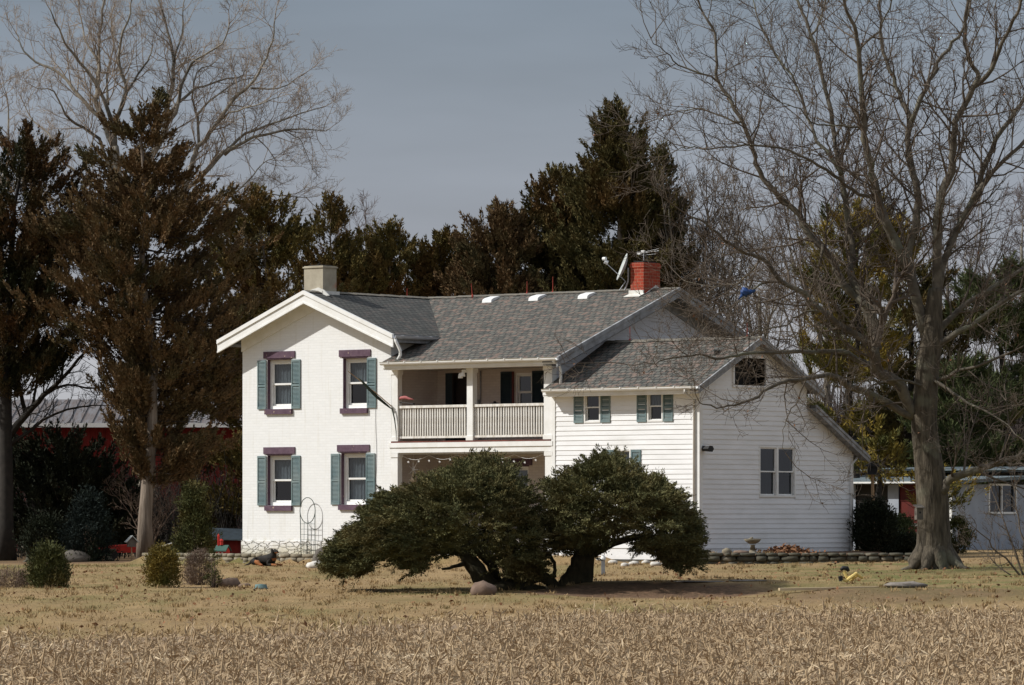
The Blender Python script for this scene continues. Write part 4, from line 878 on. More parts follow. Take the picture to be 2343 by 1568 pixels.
def shrub(name, label, px, py, wpx, hpx, leafm, seed, n=5000, Y=None, bl=.07, bw=.025, stem='dead', dense=1., shape='round', cat='shrub', group=None, fill=.6):
    x, y, z = gp(px, py) if Y is None else ((px - 1171.5) / FPX * Y, Y, gz((px - 1171.5) / FPX * Y, Y)); s = FPX / y; w_ = wpx / s / 2; h = hpx / s
    rng = np.random.default_rng(seed); root = empty(name, (x, y, z), 0, label, cat, group)
    nc = max(20, n // 40); U = rng.random(nc); th = rng.random(nc) * 2 * np.pi; rad = fill + (1 - fill) * rng.random(nc)
    if shape == 'round': ph = np.arccos(1 - 1.85 * U); zc = (np.cos(ph) * .5 + .5) * h; rc = np.sin(ph) * w_
    elif shape == 'cone': zc = h * (.06 + .94 * U ** 1.2); rc = w_ * (1 - (zc / h) ** 1.5 * .92) * (.6 + .4 * (zc > .15 * h))
    else: zc = h * (.05 + .95 * U); rc = w_ * (.55 + .45 * np.sin(np.pi * np.minimum(1, zc / h + .2)))
    P = np.stack([rc * rad * np.cos(th), rc * rad * np.sin(th), zc], 1) + rng.normal(size=(nc, 3)) * .06 * h
    out_ = np.stack([np.cos(th) * .6, np.sin(th) * .6, np.full(nc, .7)], 1)
    C = np.repeat(P, 40, 0) + rng.normal(size=(nc * 40, 3)) * min(.10, .12 * w_ + .02); D = np.repeat(out_, 40, 0) + rng.normal(size=(nc * 40, 3)) * .5
    C[:, 2] = np.maximum(C[:, 2], .01); k = len(C)
    V, F = blades(C, D, bl * (.6 + .8 * rng.random(k)), bw * (.6 + .8 * rng.random(k)), rng); np_mesh('foliage', V, F, M[leafm], root)
    paths = []
    for i in range(14):
        j = rng.integers(nc); q = P[j] * .9; paths.append(([np.array([0, 0, -.02]) + rng.normal(size=3) * [.03, .03, 0], q * .5 + rng.normal(size=3) * .03, q], [.022 * h, .012 * h, .005], 5))
    V, F = tubes(paths); np_mesh('stem', V, F, M[stem], root)
    return root

def grow(paths, p, d, L_, r, lvl, rnd, up=.12, nch=5, spread=(28, 62), minr=.0045, ratio=(.38, .62), wob=.18, maxl=3):
    k = 5 if lvl == 0 else (4 if lvl == 1 else 3)
    pts = [p.copy()]; rs = [r]; dirs = [d.copy()]; q = p.copy(); dd = d.copy()
    for i in range(k - 1):
        dd = (dd + Vector((rnd.gauss(0, wob), rnd.gauss(0, wob), rnd.gauss(0, wob) + up))).normalized(); q = q + dd * (L_ / (k - 1)); pts.append(q.copy()); dirs.append(dd.copy()); rs.append(max(minr * .6, r * (1 - .8 * (i + 1) / (k - 1))))
    paths.append(([tuple(a) for a in pts], rs, 5 if r > .03 else (4 if r > .012 else 3)))
    if lvl >= maxl: return
    for c in range(nch):
        t = .25 + .75 * (c + rnd.random()) / nch; i = min(k - 2, int(t * (k - 1))); f = t * (k - 1) - i
        f = min(1, f); bp = pts[i].lerp(pts[i + 1], f); bd = dirs[i + 1]
        ang = R(rnd.uniform(*spread)); az = rnd.random() * 2 * math.pi
        a = bd.cross(Vector((.3, .5, .8))).normalized(); b = bd.cross(a); nd = (bd * math.cos(ang) + (a * math.cos(az) + b * math.sin(az)) * math.sin(ang)).normalized()
        grow(paths, bp, nd, L_ * rnd.uniform(*ratio) * (1.15 - .4 * t), max(minr, r * .5), lvl + 1, rnd, up, nch, spread, minr, ratio, wob, maxl)

def smooth_path(pts, n=3):
    """Catmull-Rom resample of points with radius"""
    P = [Vector(p) for p in pts]; out_ = []
    for i in range(len(P) - 1):
        p0, p1, p2, p3 = P[max(i - 1, 0)], P[i], P[i + 1], P[min(i + 2, len(P) - 1)]
        for k in range(n):
            t = k / n; out_.append(.5 * ((2 * p1) + (p2 - p0) * t + (2 * p0 - 5 * p1 + 4 * p2 - p3) * t * t + (3 * p1 - p0 - 3 * p2 + p3) * t ** 3))
    out_.append(P[-1]); return out_

def bare_tree(name, label, base_px, Y, trunk, limbs, seed, barkm, twigm, sp=.42, side=(.7, 1.9), trunk_r=None, twig_r=.006, nch=5, maxl=2, limb_ext=1.2, group=None, cat='tree', up=.12, lsc=1.):
    """trunk, limbs: lists of (px,py) traced in the photo; limbs = (pts, r0, r1, dy) dy = metres the limb leans away (+) or towards (-) the camera"""
    rnd = random.Random(seed); x0 = (base_px - 1171.5) / FPX * Y; z0 = gz(x0, Y); off = Vector((x0, Y, z0))
    root = empty(name, tuple(off), 0, label, cat, group)
    tp = [Vector(at(a, b, Y)) for a, b, r in trunk]; tp[0].z = min(tp[0].z, z0 - .1); rr = [r for a, b, r in trunk]
    sm = smooth_path([p - off for p in tp], 4); rs = list(np.interp(np.linspace(0, len(rr) - 1, len(sm)), range(len(rr)), rr))
    mb = MB(); mb.tube(sm, rs, 18); mb.build('trunk', M[barkm], root, smooth=True)
    paths = []
    for li, (pts, r0, r1, dy, *ex) in enumerate(limbs):
        r0 *= lsc; sp_ = sp * (ex[0] if ex else 1)
        n = len(pts); W = []
        for i, (a, b) in enumerate(pts):
            t = i / (n - 1); yy = Y + dy * t ** 1.1; W.append(Vector(at(a, b, yy)) - off)
        S = smooth_path(W, 3); m = len(S); rad = [r0 + (r1 - r0) * (i / (m - 1)) ** .8 for i in range(m)]
        S = [S[0]] + [p + Vector((rnd.gauss(0, .02), rnd.gauss(0, .05), rnd.gauss(0, .02))) for p in S[1:]]
        rad = [q * (1 + .05 * rnd.uniform(-1, 1)) for q in rad]; mb = MB(); mb.tube(S, rad, 10 if r0 > .06 else 7); mb.build('limb', M['bark_limb'] if barkm == 'bark_oak' else M[barkm], root, smooth=True)
        acc = 0; tot = sum((S[i + 1] - S[i]).length for i in range(m - 1)); run = 0; nxt = rnd.uniform(.3, .8) * sp_ + .12 * tot
        for i in range(m - 1):
            seg = S[i + 1] - S[i]; l = seg.length
            while run + l > nxt:
                f = (nxt - run) / l; p = S[i].lerp(S[i + 1], f); d = seg.normalized(); s = nxt / tot
                ang = R(rnd.uniform(30, 70)); az = rnd.random() * 2 * math.pi; a = d.cross(Vector((.3, .5, .8))).normalized(); b = d.cross(a)
                nd = (d * math.cos(ang) + (a * math.cos(az) + b * math.sin(az)) * math.sin(ang)).normalized()
                grow(paths, p, nd, rnd.uniform(*side) * (1.1 - .35 * s), max(twig_r * 2.2, min(rad[i] * .4, .03)), 0, rnd, up, nch, minr=twig_r, maxl=maxl)
                nxt += sp_ * rnd.uniform(.6, 1.4)
            run += l
        d = (S[-1] - S[-2]).normalized()
        grow(paths, S[-1], d, limb_ext, max(rad[-1] * .95, twig_r * 2), 0, rnd, up, nch + 2, minr=twig_r, maxl=maxl)
    V, F = tubes(paths); np_mesh('twigs', V, F, M[twigm], root)
    return root

# ------------------------------------------------------------------ the big oak on the right
YO = 108.5
trunk = [(2140, 1325, .66), (2138, 1296, .52), (2137, 1260, .43), (2136, 1190, .385), (2132, 1120, .38), (2122, 1040, .33), (2115, 972, .31), (2118, 900, .29), (2124, 830, .28), (2133, 772, .26), (2136, 715, .21), (2140, 660, .16)]
limbs = [
 ([(2093, 955), (2060, 888), (2040, 865), (2003, 848), (2003, 795)], .17, .13, -1.0),
 ([(2003, 800), (1983, 780), (1923, 745), (1886, 715), (1840, 672), (1786, 642), (1743, 592), (1708, 582), (1659, 550), (1615, 511), (1583, 498)], .12, .02, -2.5),
 ([(2003, 795), (2003, 755), (1983, 698), (1943, 665), (1916, 622), (1904, 594), (1848, 531), (1817, 483), (1770, 435), (1738, 392), (1722, 336), (1698, 277), (1674, 237), (1647, 190), (1637, 150), (1637, 79), (1611, 35), (1595, -10)], .14, .022, 1.0),
 ([(1647, 190), (1610, 170), (1555, 150), (1520, 120), (1490, 88)], .035, .01, -.5),
 ([(1698, 280), (1640, 262), (1590, 250), (1540, 262), (1500, 272)], .03, .008, 1.0),
 ([(2010, 800), (1975, 694), (1943, 617), (1956, 594), (1936, 475), (1928, 416), (1912, 336), (1900, 257), (1880, 170), (1857, 79), (1837, 32), (1817, -20)], .13, .03, 2.5),
 ([(1928, 400), (1872, 325), (1849, 269), (1823, 198), (1780, 130), (1740, 60), (1720, -10)], .06, .015, 3.0),
 ([(1857, 79), (1880, 40), (1895, -15)], .035, .015, .5),
 ([(2116, 760), (2084, 638), (2057, 575), (2023, 495), (2007, 435), (1991, 376), (1977, 317), (1973, 238), (1969, 158), (1962, 91), (1952, 59), (1936, 24), (1925, -30)], .17, .03, -2.0),
 ([(2003, 459), (1950, 435), (1904, 400), (1853, 368), (1777, 337), (1706, 333), (1627, 340), (1588, 337), (1545, 345)], .06, .01, -2.5),
 ([(1975, 300), (1925, 285), (1870, 288), (1830, 250), (1790, 235), (1745, 215)], .035, .008, -1.5),
 ([(1969, 110), (2010, 70), (2035, 20), (2050, -20)], .035, .012, -1),
 ([(2124, 800), (2078, 594), (2094, 515), (2098, 436), (2086, 376), (2078, 317), (2086, 277), (2067, 238), (2055, 198), (2027, 139), (2015, 79), (2011, -10)], .15, .03, 1.5),
 ([(2086, 277), (2118, 198), (2140, 160), (2169, 111), (2205, 67), (2221, -10)], .08, .025, 1.0),
 ([(2140, 700), (2146, 574), (2150, 467), (2173, 396), (2181, 337), (2189, 277), (2229, 198), (2237, 166), (2213, 119), (2209, 40), (2220, -20)], .16, .03, -1.0),
 ([(2229, 198), (2268, 158), (2308, 71), (2332, 16), (2345, -30)], .08, .025, -1.5),
 ([(2140, 690), (2155, 620), (2173, 562), (2225, 455), (2248, 396), (2280, 317), (2324, 257), (2360, 190), (2400, 90)], .14, .03, 1.5),
 ([(2225, 455), (2288, 376), (2343, 329), (2420, 270), (2500, 220)], .08, .02, 2.5),
 ([(2138, 760), (2153, 755), (2199, 705), (2264, 665), (2340, 615), (2440, 560), (2540, 470)], .12, .02, 2.0),
 ([(2130, 800), (2173, 772), (2249, 722), (2340, 667), (2450, 640), (2560, 600)], .11, .02, -1.5),
 ([(2148, 1135), (2159, 1120), (2177, 1097), (2224, 1078), (2262, 1067), (2299, 1055), (2343, 1042), (2430, 1005), (2540, 985)], .16, .03, -2.0),
 ([(2093, 955), (1999, 905), (1950, 888), (1916, 865), (1893, 859), (1846, 867), (1783, 878), (1733, 909), (1683, 925), (1640, 932), (1600, 920)], .12, .012, -4.5, 2.6),
 ([(1846, 867), (1828, 915), (1806, 950), (1790, 985), (1797, 1040)], .025, .006, -.5, 3),
 ([(2003, 846), (1940, 808), (1893, 804), (1833, 804), (1766, 808), (1700, 812), (1655, 822), (1600, 812), (1540, 818), (1500, 832), (1430, 830)], .09, .008, -5.0, 2.4),
 ([(1923, 745), (1883, 713), (1829, 723), (1796, 745), (1741, 755), (1690, 770)], .045, .008, -2, 1.6),
 ([(1786, 642), (1740, 650), (1690, 690), (1640, 720), (1600, 760)], .04, .008, -3),
 ([(1743, 592), (1700, 640), (1665, 650), (1610, 655), (1560, 640)], .035, .008, 2),
 ([(1883, 560), (1850, 700), (1830, 760), (1795, 790)], .05, .008, 3),
 ([(2120, 890), (2060, 870), (2000, 880), (1950, 930), (1900, 960)], .05, .01, -3, 2),
 ([(2125, 860), (2180, 900), (2230, 930), (2290, 960), (2330, 1000)], .06, .01, -3),
 ([(2130, 880), (2190, 850), (2260, 830), (2343, 790), (2420, 770)], .07, .012, -2),
]
oak = bare_tree('bare_tree', 'huge bare oak with thick grey trunk right of the house', 2137, YO, trunk, limbs, 7, 'bark_oak', 'twig_oak', sp=.27, side=(.8, 2.4), twig_r=.0062, nch=6, maxl=2, limb_ext=1.7, lsc=.84)
mb = MB(); r_ = random.Random(3)
for k in range(9):
    an = k * .7 + r_.uniform(-.15, .15); ln = r_.uniform(.5, .85); c, s = math.cos(an), math.sin(an)
    mb.tube([(c * .12, s * .12, .75), (c * .28, s * .28, .38), (c * .55, s * .55, .12), (c * ln, s * ln, .0), (c * (ln + .35), s * (ln + .35), -.08)], [.24, .22, .14, .08, .04], 9)
mb.build('roots', M['bark_oak'], oak, smooth=True)
# a few brown leaves still hanging
rg = np.random.default_rng(4)
tw = [o for o in oak.children if o.name.startswith('twigs')][0].data
nv = len(tw.vertices); co = np.empty(nv * 3, dtype=np.float32); tw.vertices.foreach_get('co', co); co = co.reshape(-1, 3)
pick = co[rg.integers(0, nv, 260)]; V, F = blades(pick, rg.normal(size=pick.shape) + [0, 0, -.8], .09, .05, rg); np_mesh('dead_leaves', V, F, M['leaf_litter'], oak)

# ------------------------------------------------------------------ tall pale tree behind the cedars on the left
def z2(l): return [(a / 2.6676, b / 2.6676) for a, b in l]
YL = 160
trunk = [(338, 1290, .34), (336, 1100, .32), (326, 900, .30), (302, 700, .28), (280, 520, .25), (268, 420, .22), (262, 335, .15)]
limbs = [
 (z2([(700, 900), (620, 700), (590, 620), (600, 480), (600, 380), (610, 200), (640, 0), (650, -80)]), .16, .02, 1),
 (z2([(700, 760), (600, 540), (520, 420), (420, 300), (360, 180), (310, 60)]), .10, .02, -2),
 (z2([(700, 880), (700, 760), (770, 570), (730, 400), (740, 250), (790, 80), (800, -40)]), .12, .02, -1),
 (z2([(640, 760), (500, 610), (350, 440), (220, 380), (130, 280), (100, 200)]), .10, .015, 2),
 (z2([(770, 570), (880, 400), (920, 330), (930, 250)]), .06, .015, 1),
 (z2([(700, 1100), (600, 850), (470, 760), (400, 700), (330, 560), (220, 540)]), .09, .015, -1.5),
 (z2([(600, 380), (520, 240), (490, 120), (480, -20)]), .05, .015, 2),
 (z2([(660, 640), (655, 450), (690, 300), (680, 150), (700, 20)]), .06, .015, 3),
 (z2([(740, 1300), (990, 830), (1010, 680), (1050, 540), (1060, 380), (1040, 250), (990, 60), (950, -40)]), .16, .02, 1),
 (z2([(1000, 780), (1090, 630), (1110, 520), (1170, 390), (1230, 340), (1350, 270), (1400, 150)]), .09, .02, -1.5),
 (z2([(1020, 720), (1120, 600), (1250, 520), (1450, 470), (1500, 430)]), .08, .015, 1.5),
 (z2([(1060, 380), (1110, 200), (1120, 60), (1130, -40)]), .05, .015, 1),
 (z2([(760, 1500), (1000, 1280), (1130, 1130), (1180, 970), (1215, 890), (1320, 760), (1430, 600), (1520, 530), (1600, 400), (1660, 250), (1680, 120)]), .17, .02, -1),
 (z2([(1215, 890), (1200, 720), (1180, 600), (1200, 450), (1310, 380)]), .07, .015, 1),
 (z2([(1200, 700), (1280, 620), (1430, 510), (1560, 470)]), .06, .012, 1.5),
 (z2([(1130, 1150), (1250, 1060), (1370, 930), (1500, 820), (1700, 740), (1850, 690), (1960, 655)]), .11, .012, 1.5),
 (z2([(1370, 945), (1550, 840), (1740, 800), (1900, 790), (2010, 792)]), .08, .012, -1),
 (z2([(1330, 760), (1400, 690), (1550, 650), (1700, 590)]), .06, .012, -2),
 (z2([(1530, 540), (1700, 540), (1850, 460)]), .05, .012, 1),
 (z2([(1740, 800), (1830, 850), (1860, 920)]), .03, .01, .5),
 (z2([(1560, 840), (1640, 920), (1690, 1010)]), .03, .01, .5),
 (z2([(1000, 1300), (1400, 1230), (1560, 1180), (1700, 1190), (1900, 1200)]), .06, .012, 2),
 (z2([(1300, 1290), (1500, 1120), (1600, 1000), (1700, 960)]), .05, .01, 3),
 (z2([(720, 1250), (560, 1130), (500, 1050), (560, 900), (570, 760)]), .09, .012, -1),
 (z2([(560, 1130), (380, 980), (300, 820), (200, 740), (130, 620)]), .07, .012, 1.5),
]
bare_tree('bare_tree', 'tall pale bare tree spreading above the brown cedars', 338, YL, trunk, limbs, 17, 'bark_pale', 'twig_pale', sp=.32, side=(.8, 2.1), twig_r=.0065, nch=6, maxl=2, limb_ext=1.0, lsc=.85)
bare_tree('bare_tree', 'bare tree half cut off at the far left edge', -60, 165, [(-60, 1290, .4), (-55, 800, .3), (-50, 500, .2)],
          [([(-52, 600), (-20, 480), (10, 400), (20, 320), (15, 220)], .1, .02, 1), ([(-50, 520), (-60, 380), (-20, 250), (-10, 150)], .1, .02, -1), ([(-20, 480), (30, 400), (60, 350)], .05, .01, 1), ([(-52, 700), (0, 600), (40, 520), (70, 470)], .06, .01, -1), ([(-50, 520), (-130, 380), (-170, 220)], .08, .02, 1)], 21, 'bark_pale', 'twig_pale', sp=.45, side=(.9, 2.2), twig_r=.0085, nch=5)
# smaller bare trees behind
def simple_bare(label, px, Y, top_py, spread, seed, n=9, tm='twig_pink', tr_=.18, group=None):
    rnd = random.Random(seed); H_ = 1290 - top_py; base = 1285
    limbs = []
    for i in range(n):
        t = .25 + .5 * i / n; a = px + rnd.uniform(-3, 3); y0 = base - H_ * t; e = px + spread * (rnd.uniform(-1, 1)) * (.6 + .4 * (1 - t)); y1 = top_py + H_ * rnd.uniform(.02, .30) * (1.1 - t)
        limbs.append(([(a, y0), (a + (e - a) * .45, y0 + (y1 - y0) * .35), (a + (e - a) * .8, y0 + (y1 - y0) * .7), (e, y1)], .07 * (1.2 - t), .012, rnd.uniform(-3, 3)))
    return bare_tree('bare_tree', label, px, Y, [(px, 1300, tr_), (px + 3, base - H_ * .4, tr_ * .7), (px - 3, base - H_ * .8, tr_ * .25)], limbs, seed, 'bark_pale', tm, sp=.7, side=(.8, 2.2), twig_r=.010, nch=5, maxl=2, group=group)
simple_bare('far bare tree showing between the cedars above the left chimney', 815, 200, 470, 50, 31, 8)
simple_bare('far pink-twigged bare tree behind the main oak limbs', 1890, 175, 300, 190, 32, 13)
simple_bare('far pink-twigged bare tree behind the oak trunk', 2170, 180, 430, 200, 33, 12)
simple_bare('slim bare tree behind the wing gable peak', 1740, 160, 520, 120, 34, 12, 'twig_oak')
simple_bare('bare tree with drooping brown twigs right of the tallest cedar', 1600, 150, 440, 120, 35, 20, 'twig_oak')
simple_bare('distant bare tree at the far right edge', 2340, 175, 380, 130, 36, 10)

# ------------------------------------------------------------------ cedars
cedar('dark brown-green cedar at the left edge', 15, 141, [(285, 58, 68), (320, 20, 105), (350, -30, 175), (400, -90, 192), (480, -130, 200), (580, -150, 215), (680, -150, 200), (780, -150, 190), (850, -140, 130)], 'leaf_darkbrown', 41, 300, 11, 32, .26, 'bark_dark')
cedar('tall rusty brown cedar with a long bare trunk left of the house', 332, 139, [(210, 352, 366), (260, 326, 385), (300, 255, 385), (360, 205, 425), (400, 215, 425), (440, 170, 520), (500, 100, 560), (560, 80, 560), (620, 130, 500), (680, 70, 610), (740, 150, 540), (820, 220, 610), (900, 260, 540), (960, 250, 570), (1030, 290, 500), (1100, 320, 440)], 'leaf_brown', 42, 420, 12, 30, .23, gap=-.10, ragged=1.6, up=.05)
cedar('olive cedar directly left of the house gable', 590, 146, [(430, 572, 584), (470, 520, 650), (540, 490, 710), (600, 470, 760), (680, 470, 790), (780, 470, 760), (900, 450, 700), (1000, 440, 660), (1150, 450, 640)], 'leaf_olive', 43, 320, 11, 30, .2)
cedar('narrow olive cedar behind the left chimney', 755, 150, [(450, 752, 762), (500, 728, 790), (560, 700, 815), (640, 670, 850), (720, 660, 870), (850, 660, 870)], 'leaf_olive', 44, 180, 10, 28, .15, ragged=1.5)
cedar('olive cedar behind the roof valley', 890, 151, [(512, 882, 892), (545, 845, 935), (600, 800, 985), (680, 780, 1005), (800, 780, 1005)], 'leaf_olive', 45, 190, 10, 30, .16, ragged=1.3)
cedar('small ragged cedar behind the middle of the ridge', 1010, 152, [(528, 1022, 1032), (560, 970, 1055), (600, 940, 1075), (680, 925, 1095), (800, 925, 1095)], 'leaf_olive', 46, 170, 10, 30, .14, ragged=1.5)
cedar('rusty cedar behind the ridge left of the tallest cedar', 1140, 150, [(465, 1134, 1146), (500, 1100, 1200), (550, 1062, 1225), (610, 1030, 1250), (680, 1015, 1270), (800, 1020, 1270)], 'leaf_brown', 47, 260, 11, 30, .18)
cedar('broad green-brown cedar leaning on the tallest cedar', 1270, 151, [(383, 1272, 1284), (420, 1240, 1350), (470, 1190, 1370), (540, 1160, 1385), (620, 1160, 1400), (700, 1160, 1400), (800, 1170, 1390)], 'leaf_green', 48, 300, 11, 30, .2)
cedar('tallest pointed cedar behind the right half of the roof', 1410, 149, [(230, 1409, 1417), (262, 1385, 1438), (300, 1355, 1458), (340, 1338, 1478), (400, 1325, 1505), (440, 1315, 1520), (520, 1295, 1555), (620, 1285, 1570), (700, 1285, 1560), (820, 1290, 1540)], 'leaf_green', 49, 400, 12, 30, .24, gap=-.15, ragged=1.6)
cedar('thin young cedar right of the tallest cedar', 1515, 153, [(332, 1512, 1520), (365, 1488, 1540), (420, 1480, 1550), (500, 1470, 1565), (600, 1460, 1600), (700, 1460, 1600)], 'leaf_green', 50, 150, 9, 20, .1, gap=-.05)
cedar('yellow-green pine glowing behind the oak limbs', 1960, 142, [(470, 1925, 1990), (520, 1870, 2060), (600, 1850, 2080), (700, 1850, 2060), (760, 1870, 2070), (820, 1830, 2050), (900, 1810, 2000), (960, 1850, 1975), (1000, 1870, 1960)], 'leaf_yellow', 51, 230, 9, 28, .2, 'bark_dark', up=.1, name='pine_tree', gap=.0, bl=.2, bw=.035)
cedar('green white pine behind the garage at the far right', 2300, 150, [(600, 2280, 2330), (660, 2200, 2370), (760, 2150, 2420), (860, 2140, 2440), (960, 2180, 2440), (1040, 2200, 2440), (1100, 2230, 2420)], 'leaf_pine', 52, 250, 9, 28, .22, 'bark_dark', up=.1, name='pine_tree', gap=-.02, bl=.2, bw=.035)
cedar('dark pine with a slim trunk right of the grey wall', 2012, 134, [(960, 1990, 2030), (1000, 1960, 2060), (1060, 1950, 2075), (1100, 1950, 2070)], 'leaf_yellow', 53, 26, 6, 22, .15, 'bark_dark', up=.0, name='pine_tree', gap=.05, bl=.16, bw=.035)
cedar('low yellow-green pine bough mass beside the oak trunk', 2105, 131, [(1070, 2070, 2130), (1100, 2045, 2230), (1130, 2040, 2235), (1165, 2060, 2200)], 'leaf_yellow', 54, 20, 6, 20, .06, 'bark_dark', up=.0, name='young_pine', gap=.0, bl=.14, bw=.03)
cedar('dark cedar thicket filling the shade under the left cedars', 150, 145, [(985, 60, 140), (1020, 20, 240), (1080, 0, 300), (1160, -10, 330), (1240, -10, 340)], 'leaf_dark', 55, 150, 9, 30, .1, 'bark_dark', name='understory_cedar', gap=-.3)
cedar('brown-green young cedar between the long bare trunk and the house', 455, 147, [(1000, 400, 520), (1060, 370, 545), (1140, 360, 540), (1220, 370, 530)], 'leaf_darkbrown', 56, 70, 8, 26, .1, 'bark_dark', name='understory_cedar', gap=-.02)
cedar('dull olive evergreen filling the gap left of the oak trunk', 2075, 151, [(540, 2050, 2100), (600, 2010, 2150), (700, 1980, 2200), (820, 1960, 2230), (950, 1950, 2230), (1080, 1960, 2220)], 'leaf_green', 58, 190, 9, 26, .2, 'bark_dark', up=.1, name='pine_tree', gap=-.02, bl=.16, bw=.035)
cedar('dark green pine behind the oak trunk and garage roof', 2190, 147, [(820, 2170, 2230), (880, 2120, 2300), (980, 2080, 2330), (1060, 2090, 2330), (1100, 2120, 2320)], 'leaf_pine', 57, 200, 9, 26, .2, 'bark_dark', up=.1, name='pine_tree', gap=.0, bl=.18, bw=.035)
# dark bare-limbed tree at left edge, in shade
bare_tree('bare_tree', 'dark bare tree in shade with limbs reaching right at the left edge', 8, 143.5, [(8, 1290, .30), (10, 1100, .26), (12, 980, .22), (15, 860, .16), (22, 740, .09), (26, 640, .03)],
          [([(14, 1010), (60, 950), (100, 905), (140, 870), (200, 800), (260, 740)], .14, .02, -1), ([(60, 950), (40, 850), (50, 780), (70, 720)], .08, .02, 1), ([(100, 905), (150, 880), (220, 890), (290, 880)], .06, .01, 1), ([(14, 1030), (100, 960), (180, 930), (260, 925)], .07, .01, -1), ([(140, 870), (150, 800), (190, 740), (210, 690)], .05, .01, 1),
           ([(20, 800), (60, 760), (120, 740), (180, 700)], .05, .01, -1), ([(75, 930), (95, 830), (120, 770), (120, 700)], .05, .01, 0), ([(10, 900), (-60, 800), (-120, 700)], .08, .02, 0)], 61, 'bark_dark', 'bark_dark', sp=.3, side=(.6, 1.6), twig_r=.007, nch=5)

# junipers in front of the house --------------------------------------------
def juniper(label, YJ, top, bot, cxp, depth, seed, n_cl, trunks, name='juniper_tree'):
    rng = np.random.default_rng(seed); x0, _, _ = at(cxp, 1340, YJ); z0 = gz(x0, YJ); root = empty(name, (x0, YJ, z0), 0, label, 'tree'); off = np.array([x0, YJ, z0])
    tx_, ty_ = zip(*top); bx_, by_ = zip(*bot); xa, xb = tx_[0], tx_[-1]
    Cs = []; Ds = []
    i = 0; s = YJ / FPX
    while i < n_cl:
        px = xa + (xb - xa) * rng.random(); zt = CAMH + (1177 - np.interp(px, tx_, ty_)) * s; zb = CAMH + (1177 - np.interp(px, bx_, by_)) * s
        e = min(1, (px - xa) / (.22 * (xb - xa)), (xb - px) / (.22 * (xb - xa))); dy = depth * (.35 + .65 * math.sqrt(max(0, e)))
        ph = rng.random() * 2 * math.pi
        rad = 1 - .30 * rng.random() ** 1.5 if rng.random() < .85 else rng.random()
        zm, hz = (zt + zb) / 2, (zt - zb) / 2
        sy, sz = math.cos(ph), math.sin(ph); sz = math.copysign(abs(sz) ** .75, sz)
        if sz < -.2 and rng.random() < .35: continue
        p = np.array([(px - 1171.5) * s, YJ + sy * dy * rad, zm + sz * hz * rad])
        q0 = Vector((p[0] * .9 + seed, p[1] * .9, p[2] * 3.4 + .5 * p[0] * np.sign(cxp - px))); lump = 1 + .30 * mnoise.noise(q0) + .07 * mnoise.noise(q0 * 2.3) - .04
        p = np.array([p[0] + sy * 0, YJ + sy * dy * rad * lump, zm + sz * hz * rad * (1 + (lump - 1) * .8)])
        nz = mnoise.noise(Vector(p * 1.1) + Vector((seed, 0, 0)))
        if nz < -.22: continue
        p[2] += .08 * mnoise.noise(Vector((p[0] * 2, p[1] * 2, p[2] * 5)))
        # perspective correction keeps real size
        sx = np.sign(px - cxp) * min(1, abs(px - cxp) / 250)
        dd = np.array([sx * .9 + rng.normal() * .35, sy * .55 + rng.normal() * .3, .28 * max(sz, 0) - .30 * abs(sx) + rng.normal() * .18 + .10]); dd /= np.linalg.norm(dd)
        m = int(88 * (.5 + rng.random())); u = rng.random(m)[:, None]; ln = .30 + .26 * rng.random()
        side = np.cross(dd, [0, 0, 1]); side /= np.linalg.norm(side) + 1e-6
        Cs.append(p + dd * (u - .3) * ln + side * rng.normal(size=(m, 1)) * (.070 * (1.15 - u)) + rng.normal(size=(m, 3)) * [.02, .02, .014])
        Ds.append(dd + rng.normal(size=(m, 3)) * .42 + np.array([0, 0, .12])); i += 1
    C = np.concatenate(Cs) - off; D = np.concatenate(Ds); n = len(C)
    V, F = blades(C, D, .064 * (.6 + .8 * rng.random(n)), .020 * (.6 + .8 * rng.random(n)), rng); np_mesh('crown', V, F, M['leaf_juniper'], root)
    for pts, rs, dys in trunks:
        W = [Vector(at(a, b, YJ + dd)) - Vector(off) for (a, b), dd in zip(pts, dys)]; S = smooth_path(W, 3); rr = list(np.interp(np.linspace(0, len(rs) - 1, len(S)), range(len(rs)), rs))
        S = [p + Vector((rng.normal() * .015, rng.normal() * .02, rng.normal() * .015)) for p in S]
        mb = MB(); mb.tube(S, rr, 10); mb.build('trunk', M['bark_dark2'], root, smooth=True)
    return root
M['bark_dark2'] = mat('juniper_bark', (.075, .062, .035), (.035, .032, .018), 9, .95, .8, stretch=(1, 1, .4))
YJ = gp(1180, 1350)[1]
juniper('wide dark green juniper mound with a leaning trunk at its left', YJ,
        [(766, 1282), (790, 1240), (820, 1212), (860, 1160), (905, 1134), (960, 1112), (1010, 1094), (1060, 1072), (1110, 1060), (1150, 1070), (1185, 1096), (1205, 1140), (1216, 1200), (1224, 1250), (1226, 1300)],
        [(766, 1296), (790, 1304), (835, 1312), (855, 1296), (880, 1268), (940, 1300), (960, 1322), (985, 1280), (1060, 1268), (1120, 1285), (1165, 1325), (1200, 1335), (1220, 1322), (1226, 1308)],
        1090, 2.7, 71, 3300,
        [([(1130, 1352), (1100, 1320), (1075, 1280), (1050, 1240), (1010, 1180)], [.20, .19, .16, .12, .06], [0, 0, .1, .3, .5]), ([(1150, 1350), (1168, 1330), (1180, 1290), (1160, 1220), (1120, 1130)], [.2, .17, .15, .1, .05], [.2, .2, .2, .2, .2]),
         ([(1060, 1290), (1035, 1298), (1010, 1303)], [.05, .035, .02], [-.2, -.5, -.8]), ([(1100, 1356), (1150, 1350), (1200, 1348), (1245, 1352)], [.12, .16, .14, .1], [-.2, -.1, 0, .1]), ([(1140, 1345), (1100, 1260), (950, 1220), (850, 1230)], [.12, .1, .07, .03], [.3, .5, .4, .2])])
